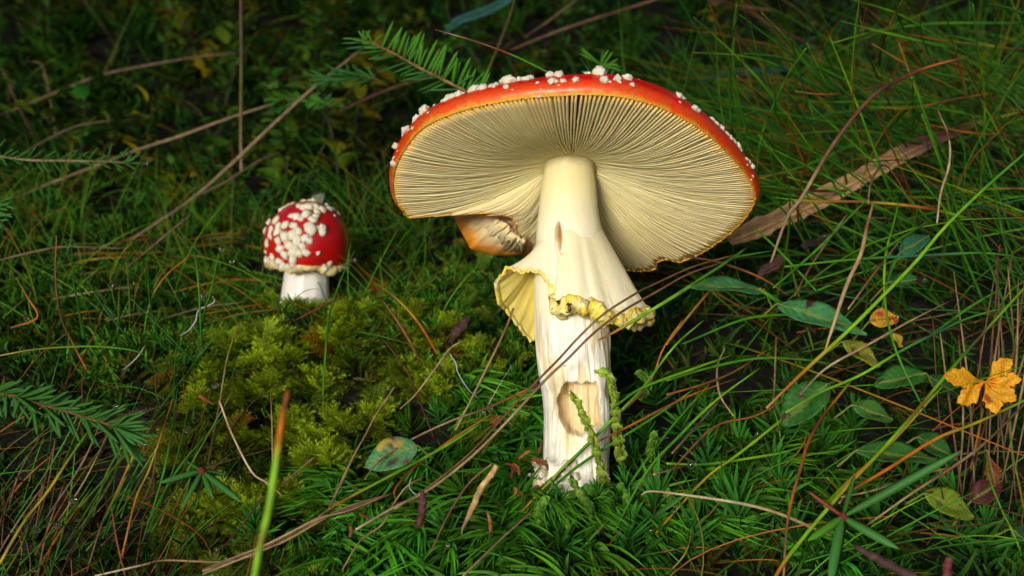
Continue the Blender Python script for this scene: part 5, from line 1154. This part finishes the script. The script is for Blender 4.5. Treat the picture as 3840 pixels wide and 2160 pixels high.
stick([(3545,2220), (3552,2150), (3556,2105), (3560,2088)], (.36, .36), (34, 34, 30, 18), [(.10, .022, .02), (.10, .025, .025)], 'blunt reddish brown stub at the lower edge', 'dead_needle', 'dead needle')
stick([(3205,2050), (3300,2100), (3420,2165), (3520,2210)], (.375, .365), (18, 36, 36, 30), [(.04, .022, .02), (.06, .03, .03)], 'dark brown twig slanting away below the broad-needled seedling')
stick([z8(1205,990), z8(1210,1040), z8(1200,1085)], (.412, .412), (12, 16, 12), [(.20, .06, .02), (.16, .04, .015)], 'tiny rusty bud scale in the lower moss', 'bud_scale', 'bud scale')
stick([z8(1285,870), z8(1320,900), z8(1370,920)], (.415, .415), (8, 18, 6), [(.14, .035, .012), (.14, .04, .015)], 'tiny dark red bud scale under the long pale straw', 'bud_scale', 'bud scale')
stick([z8(2410,870), z8(2430,960), z8(2440,1080)], (.425, .425), (10, 16, 14), [(.26, .11, .03), (.18, .07, .02)], 'short orange-brown stub in the litter at the foot', 'stick')
stick([zb(1260,310), zb(1290,330), zb(1340,360)], (.45, .45), (14, 16, 8), [(.30, .08, .015), (.16, .04, .01)], 'small orange bud scale under a hanging drop', 'bud_scale', 'bud scale')
stick([(1690,1290), (1710,1250), (1740,1215), (1760,1190)], (.56, .565), (20, 40, 44, 16), [(.05, .025, .02), (.07, .04, .03)], 'crumpled dark brown leaf scrap on the moss bank', 'leaf_scrap', 'leaf scrap')
for k in range(14):
    x0, y0 = random.uniform(1900, 2030), random.uniform(1700, 1870); a = random.uniform(0, 6.28); l = random.uniform(25, 60)
    stick([(x0, y0), (x0 + .5 * l * math.cos(a) + 8, y0 + .5 * l * math.sin(a) - 8), (x0 + l * math.cos(a), y0 + l * math.sin(a))], (.447, .446), (8, 15, 5), [random.choice([(.16, .05, .015), (.22, .08, .02), (.10, .035, .015)])] * 2,
          'curled red-brown scale of litter at the foot of the stem', 'litter_scale', 'litter', 12, 6)['group'] = 'red-brown litter at the foot of the stem'

# ------------------------------------------------------------------ shrubs up the slope
nt2 = M['leaf_far'].node_tree; oi = nt2.nodes.new('ShaderNodeObjectInfo'); hv = nt2.nodes.new('ShaderNodeHueSaturation')
pb = nt2.nodes['Principled BSDF']; src = pb.inputs['Base Color'].links[0].from_socket
mh = nt2.nodes.new('ShaderNodeMapRange'); mh.inputs['To Min'].default_value = .455; mh.inputs['To Max'].default_value = .525; nt2.links.new(oi.outputs['Random'], mh.inputs['Value']); nt2.links.new(mh.outputs[0], hv.inputs['Hue'])
mv = nt2.nodes.new('ShaderNodeMapRange'); mv.inputs['To Min'].default_value = .45; mv.inputs['To Max'].default_value = 1.5; sn = nt2.nodes.new('ShaderNodeMath'); sn.operation = 'FRACT'; ml = nt2.nodes.new('ShaderNodeMath'); ml.operation = 'MULTIPLY'; ml.inputs[1].default_value = 7.31
nt2.links.new(oi.outputs['Random'], ml.inputs[0]); nt2.links.new(ml.outputs[0], sn.inputs[0]); nt2.links.new(sn.outputs[0], mv.inputs['Value']); nt2.links.new(mv.outputs[0], hv.inputs['Value'])
nt2.links.new(src, hv.inputs['Color']); nt2.links.new(hv.outputs[0], pb.inputs['Base Color'])
for l_ in [n_ for n_ in nt2.nodes if n_.type == 'BSDF_TRANSLUCENT']: nt2.links.new(hv.outputs[0], l_.inputs['Color'])
def small_leaf(col):
    t = np.linspace(0, 1, 7); w_ = np.sin(math.pi * t ** .85) ** .8 * .30; V = []
    for i in range(7):
        for v in (-1, 0, 1): V.append([t[i], v * w_[i], abs(v) * w_[i] * .35 - .25 * (t[i] - .3) ** 2])
    return np.array(V), [grid_faces(7, 3)], np.tile(np.array(col), (21, 1))
def sprig_layout(seed):
    g = np.random.default_rng(seed); n = 24; H = 1.0
    a0 = g.uniform(0, 6.28); t = np.linspace(0, 1, n); pts = np.stack([.35 * t ** 1.5 * math.cos(a0), .35 * t ** 1.5 * math.sin(a0), H * t - .2 * t * t], 1)
    lv = []
    for k in range(15):
        s_ = .2 + .8 * k / 14; i = min(n - 1, int(s_ * (n - 1))); a = k * 2.5 + g.uniform(-.4, .4); el = g.uniform(-.1, .7)
        lv.append((pts[i] + .05 * np.array([math.cos(a), math.sin(a), .2]), np.array([math.cos(a) * math.cos(el), math.sin(a) * math.cos(el), math.sin(el)]), g.uniform(.15, .26)))
    return pts, lv
LC = [(.08, .20, .016), (.17, .23, .012), (.05, .17, .022), (.28, .25, .010), (.09, .25, .018)]
leaf_me, sprig_full, sprig_stem, lay = [], [], [], []
for k in range(5):
    V, F, C = small_leaf(LC[k]); me = mesh_data('leaf', V, F, C); me.materials.append(M['leaf_far']); leaf_me.append(me)
    pts, lv = sprig_layout(100 + k); lay.append((pts, lv)); g = Geo(); tv, tf, tc_ = tube(pts, np.linspace(.012, .006, len(pts)), 4, np.tile([.05, .07, .02], (len(pts), 1)))
    me = mesh_data('stem', tv, tf, tc_); me.materials.append(M['leaf_far']); sprig_stem.append(me); g.add(tv, tf, tc_)
    for (p, dvec, s_) in lv:
        g.add(*scatter((V, F, C), p[None], rot_to(dvec[None], np.array([[0, 0, 1.0]])), np.array([s_]), np.ones((1, 3))))
    V, F, C = g.get(); me = mesh_data('shrub_sprig', V, F, C); me.materials.append(M['leaf_far']); sprig_full.append(me)
def sprig(x, y, H, k, parts, lab, grp):
    z = float(ground(x, y)) - .005; rot = (R(random.uniform(-22, 22)), R(random.uniform(-22, 22)), random.uniform(0, 6.28))
    if not parts:
        o = link('shrub_sprig', sprig_full[k], None)
    else:
        o = bpy.data.objects.new('shrub_sprig', None); COL.objects.link(o); o.empty_display_size = .01
        link('stem', sprig_stem[k], None, o)
        for (p, dvec, s_) in lay[k][1]:
            c = link('leaf', leaf_me[k], None, o)
            c.matrix_local = Matrix.Translation(Vector(p)) @ Matrix(rot_to(dvec[None], np.array([[0, 0, 1.0]]))[0].tolist()).to_4x4() @ Matrix.Diagonal((s_, s_, s_, 1))
    o.location = (x, y, z); o.rotation_euler = rot; o.scale = (H,) * 3
    tagit(o, lab, 'shrub sprig', grp)
near_n = 0
for k in range(760):
    x, y = random.uniform(-1.15, 1.0), random.uniform(.80, 2.0)
    q = proj(np.array([x, y, float(ground(x, y)) + .05]))
    if not (-250 < q[0] < 4000): continue
    if random.random() > (1.0 if q[0] < 1500 else .30): continue
    if k % 3 and y > 1.5: continue
    parts = y < 1.05 and near_n < 45 and q[0] < 1500
    near_n += parts
    tone_ = ['mid green', 'olive green', 'bluish green', 'yellow', 'bright green'][k % 5]
    sprig(x, y, random.uniform(.06, .115), k % 5, parts, 'low shrub sprig with oval %s leaves up the slope' % tone_ if q[0] < 1500 else 'dim shrub sprig with %s leaves on the dark slope behind the big cap' % tone_, ('%s shrub sprigs up the slope' if q[0] < 1500 else 'dim %s shrub sprigs behind the cap') % tone_)
for (a, b) in [(640,740),(760,700),(860,640),(960,590),(700,640),(1050,520),(800,560),(1130,470),(1150,620),(930,700),(1010,660),(560,700),(1260,560),(880,760)]:
    d = hit(a, b + 60); p = P(a, b + 60, d); sprig(p[0], p[1], random.uniform(.035, .055), random.randrange(5), True, 'low bright-leaved shrub sprig behind the young mushroom', 'bright shrub sprigs behind the young mushroom')

# ------------------------------------------------------------------ dew, silk, beetle
b0 = lump(2, 3, .0, 1.0); dew_me = mesh_data('dew_drop', b0[0], b0[1]); dew_me.materials.append(M['dew'])
for (p, d, r_) in [(zb(1358,245), .44, 10), (zb(1180,523), .43, 11), (zb(460,967), .405, 11), (zb(365,1125), .40, 11), (zb(230,1157), .40, 9), (zb(907,618), .40, 6), (zb(725,375), .395, 6), (zl(1722,487), .56, 8), (zl(1798,583), .55, 7), (zl(857,767), .55, 8), (zl(1580,845), .52, 9), (zl(203,1022), .5, 8),
                   (z5(640,530), .42, 13), (z5(1355,235), .43, 8), (z5(495,918), .41, 8), (zr(1250,490), .43, 5), (z5(310,1075), .40, 6), (z5(1185,280), .43, 7), (z7(2215,425), .48, 6), (z7(1135,60), .53, 7), (z8(2055,1165), .41, 9), (z3(1010,575 - 400), .45, 4), (z3(260,590), .447, 10), (z3(330,560), .447, 9), ((1325,975), .60, 7), (zt(930,1047), .72, 8)]:
    o = link('dew_drop', dew_me, None); o.location = P(*p, d); o.scale = (r_ * 1.3 * K * d,) * 3
    tagit(o, 'clear round dew drop hanging on a blade or moss leaf', 'dew drop', 'dew drops on the blades')
def silk(f, pts, dep, wid, label):
    q = spline([f(*p) for p in pts], 16); p3 = np.stack([P(q[i, 0], q[i, 1], dep) for i in range(16)]); w_ = np.interp(np.linspace(0, 1, 16), np.linspace(0, 1, len(wid)), wid) * .2 * K * dep
    V, F, C = tube(p3, w_, 5, None, flat=.25); tagit(obj('spider_silk', V, F, M['silk'], None, origin=p3[-1]), label, 'spider silk')
silk(z3, [(535,165),(440,310),(320,520)], .447, (1.2, 2, 7), 'tight silk thread with a drop in the moss before the stem')
silk(zc, [(1830,570),(1880,640),(1900,720),(1980,850),(2060,920)], .49, (3, 12, 10, 6, 3), 'frayed white silk wisp hanging on the moss bank')
silk(zl, [(1650,850),(1660,900),(1540,960),(1520,1040),(1460,1120),(1390,1160)], .53, (3, 10, 7, 12, 9, 3), 'torn pale silk wisp beside the shaggy moss')
silk(zl, [(1130,1230),(1090,1290),(1050,1340),(960,1420)], .51, (3, 8, 9, 3), 'short silver silk wisp in the left moss'.replace('left moss', 'moss below the dark blades'))
silk(z8, [(1740,560),(1720,640),(1760,700),(1800,715)], .418, (3, 6, 7, 3), 'silk scrap caught behind the purple-brown needle')
bc = P(2135, 1150, .4455); bt = empty('beetle', bc, 'tiny dark brown beetle on the yellow hem of the ring', 'beetle')
bv = lump(3, 3, .05, .7); S_ = K * .445
def ell(c, sx_, sz_, name, colr, tilt=0):
    v = bv[0] * np.array([sx_, sx_ * .8, sz_ / .7]) * S_; ca, sa = math.cos(R(tilt)), math.sin(R(tilt)); v = v @ np.array([[ca, 0, -sa], [0, 1, 0], [sa, 0, ca]])
    obj(name, v + np.array(c), bv[1], M['beetle'], bt, np.tile(colr, (len(v), 1)))
ell(P(2136, 1158, .4445), 7.5, 15, 'abdomen', (.06, .018, .008), -8); ell(P(2130, 1141, .4445), 6, 5.5, 'head', (.025, .01, .006))
tv, tf, tc_ = tube(spline([P(2134,1170,.4445), P(2130,1172,.444), P(2122,1170,.4435)], 8), 3 * S_, 5, np.tile([.07, .02, .008], (8, 1))); obj('tail', tv, tf, M['beetle'], bt, tc_)
for q in [[(2130,1136), (2134,1130), (2135,1124)], [(2127,1139), (2124,1143), (2121,1148)]]:
    tv, tf, tc_ = tube(spline([P(*v, .444) for v in q], 6), .9 * S_, 4, np.tile([.02, .01, .008], (6, 1))); obj('antenna', tv, tf, M['beetle'], bt, tc_)
for q in [[(2130,1150), (2124,1152), (2120,1158)], [(2142,1150), (2147,1153), (2149,1160)], [(2132,1162), (2126,1166), (2124,1172)], [(2142,1162), (2147,1167), (2147,1174)], [(2129,1146), (2123,1146), (2119,1150)], [(2140,1145), (2145,1144), (2149,1147)]]:
    tv, tf, tc_ = tube(spline([P(*v, .4445) for v in q], 6), .9 * S_, 4, np.tile([.03, .012, .008], (6, 1))); obj('leg', tv, tf, M['beetle'], bt, tc_)
# ------------------------------------------------------------------ unseen spruces, added around the scene to shade the slope and block sky
def shade_spruce_meshes(seed, H=6.0, low=1.18, nb=120, reach=1.7):
    g = np.random.default_rng(seed)
    pts = np.stack([.02 * np.sin(np.linspace(0, 5, 24)), .02 * np.cos(np.linspace(0, 4, 24)), np.linspace(-.3, H, 24)], 1)
    tr = tube(pts, np.linspace(.09, .01, 24), 10, np.tile([.08, .05, .03], (24, 1)))
    V, F, C = [], [], []
    for k in range(nb):
        f = k / nb; z = low + (H - low) * f; a = k * 2.4 + g.uniform(-.2, .2); L = reach * (1 - f) ** .8 * g.uniform(.8, 1.1) + .15
        d = np.array([math.cos(a), math.sin(a), 0]); s = np.array([-d[1], d[0], 0])
        for q in range(34):
            t = (q + .5) / 34; c = np.array([0, 0, z]) + d * L * t + np.array([0, 0, .18 * L * t - .32 * L * t * t])
            for sd in (-1, 1):
                l = L * .38 * (1 - .75 * t) * g.uniform(.7, 1.2); dr = unit(d * g.uniform(.5, 1.0) + s * sd + np.array([0, 0, -g.uniform(.1, .6)])); n_ = unit(np.cross(dr, g.standard_normal(3))); w_ = .035 * g.uniform(.7, 1.2)
                o = len(V); V += [c, c + dr * l * .35 + n_ * w_, c + dr * l, c + dr * l * .35 - n_ * w_]; F.append([o, o + 1, o + 2, o + 3])
                C += [np.array([.02, .06, .012]) * g.uniform(.6, 1.3)] * 4
    return tr, (np.array(V), [np.array(F)], np.array(C))
_t, _c = shade_spruce_meshes(5)
tm = mesh_data('trunk', *_t[:2], _t[2]); tm.materials.append(M['bark']); cm_ = mesh_data('crown', *_c[:2], _c[2], smooth=False); cm_.materials.append(M['needle'])
for (x, y, sc_, rz, lab) in SHADE_SPRUCES:
    o = empty('shade_spruce', (x, y, float(ground(x, y))), lab, 'tree', 'unseen spruces added for shade'); o.scale = (sc_, sc_, sc_); o.rotation_euler = (0, 0, rz)
    link('trunk', tm, None, o); link('crown', cm_, None, o)
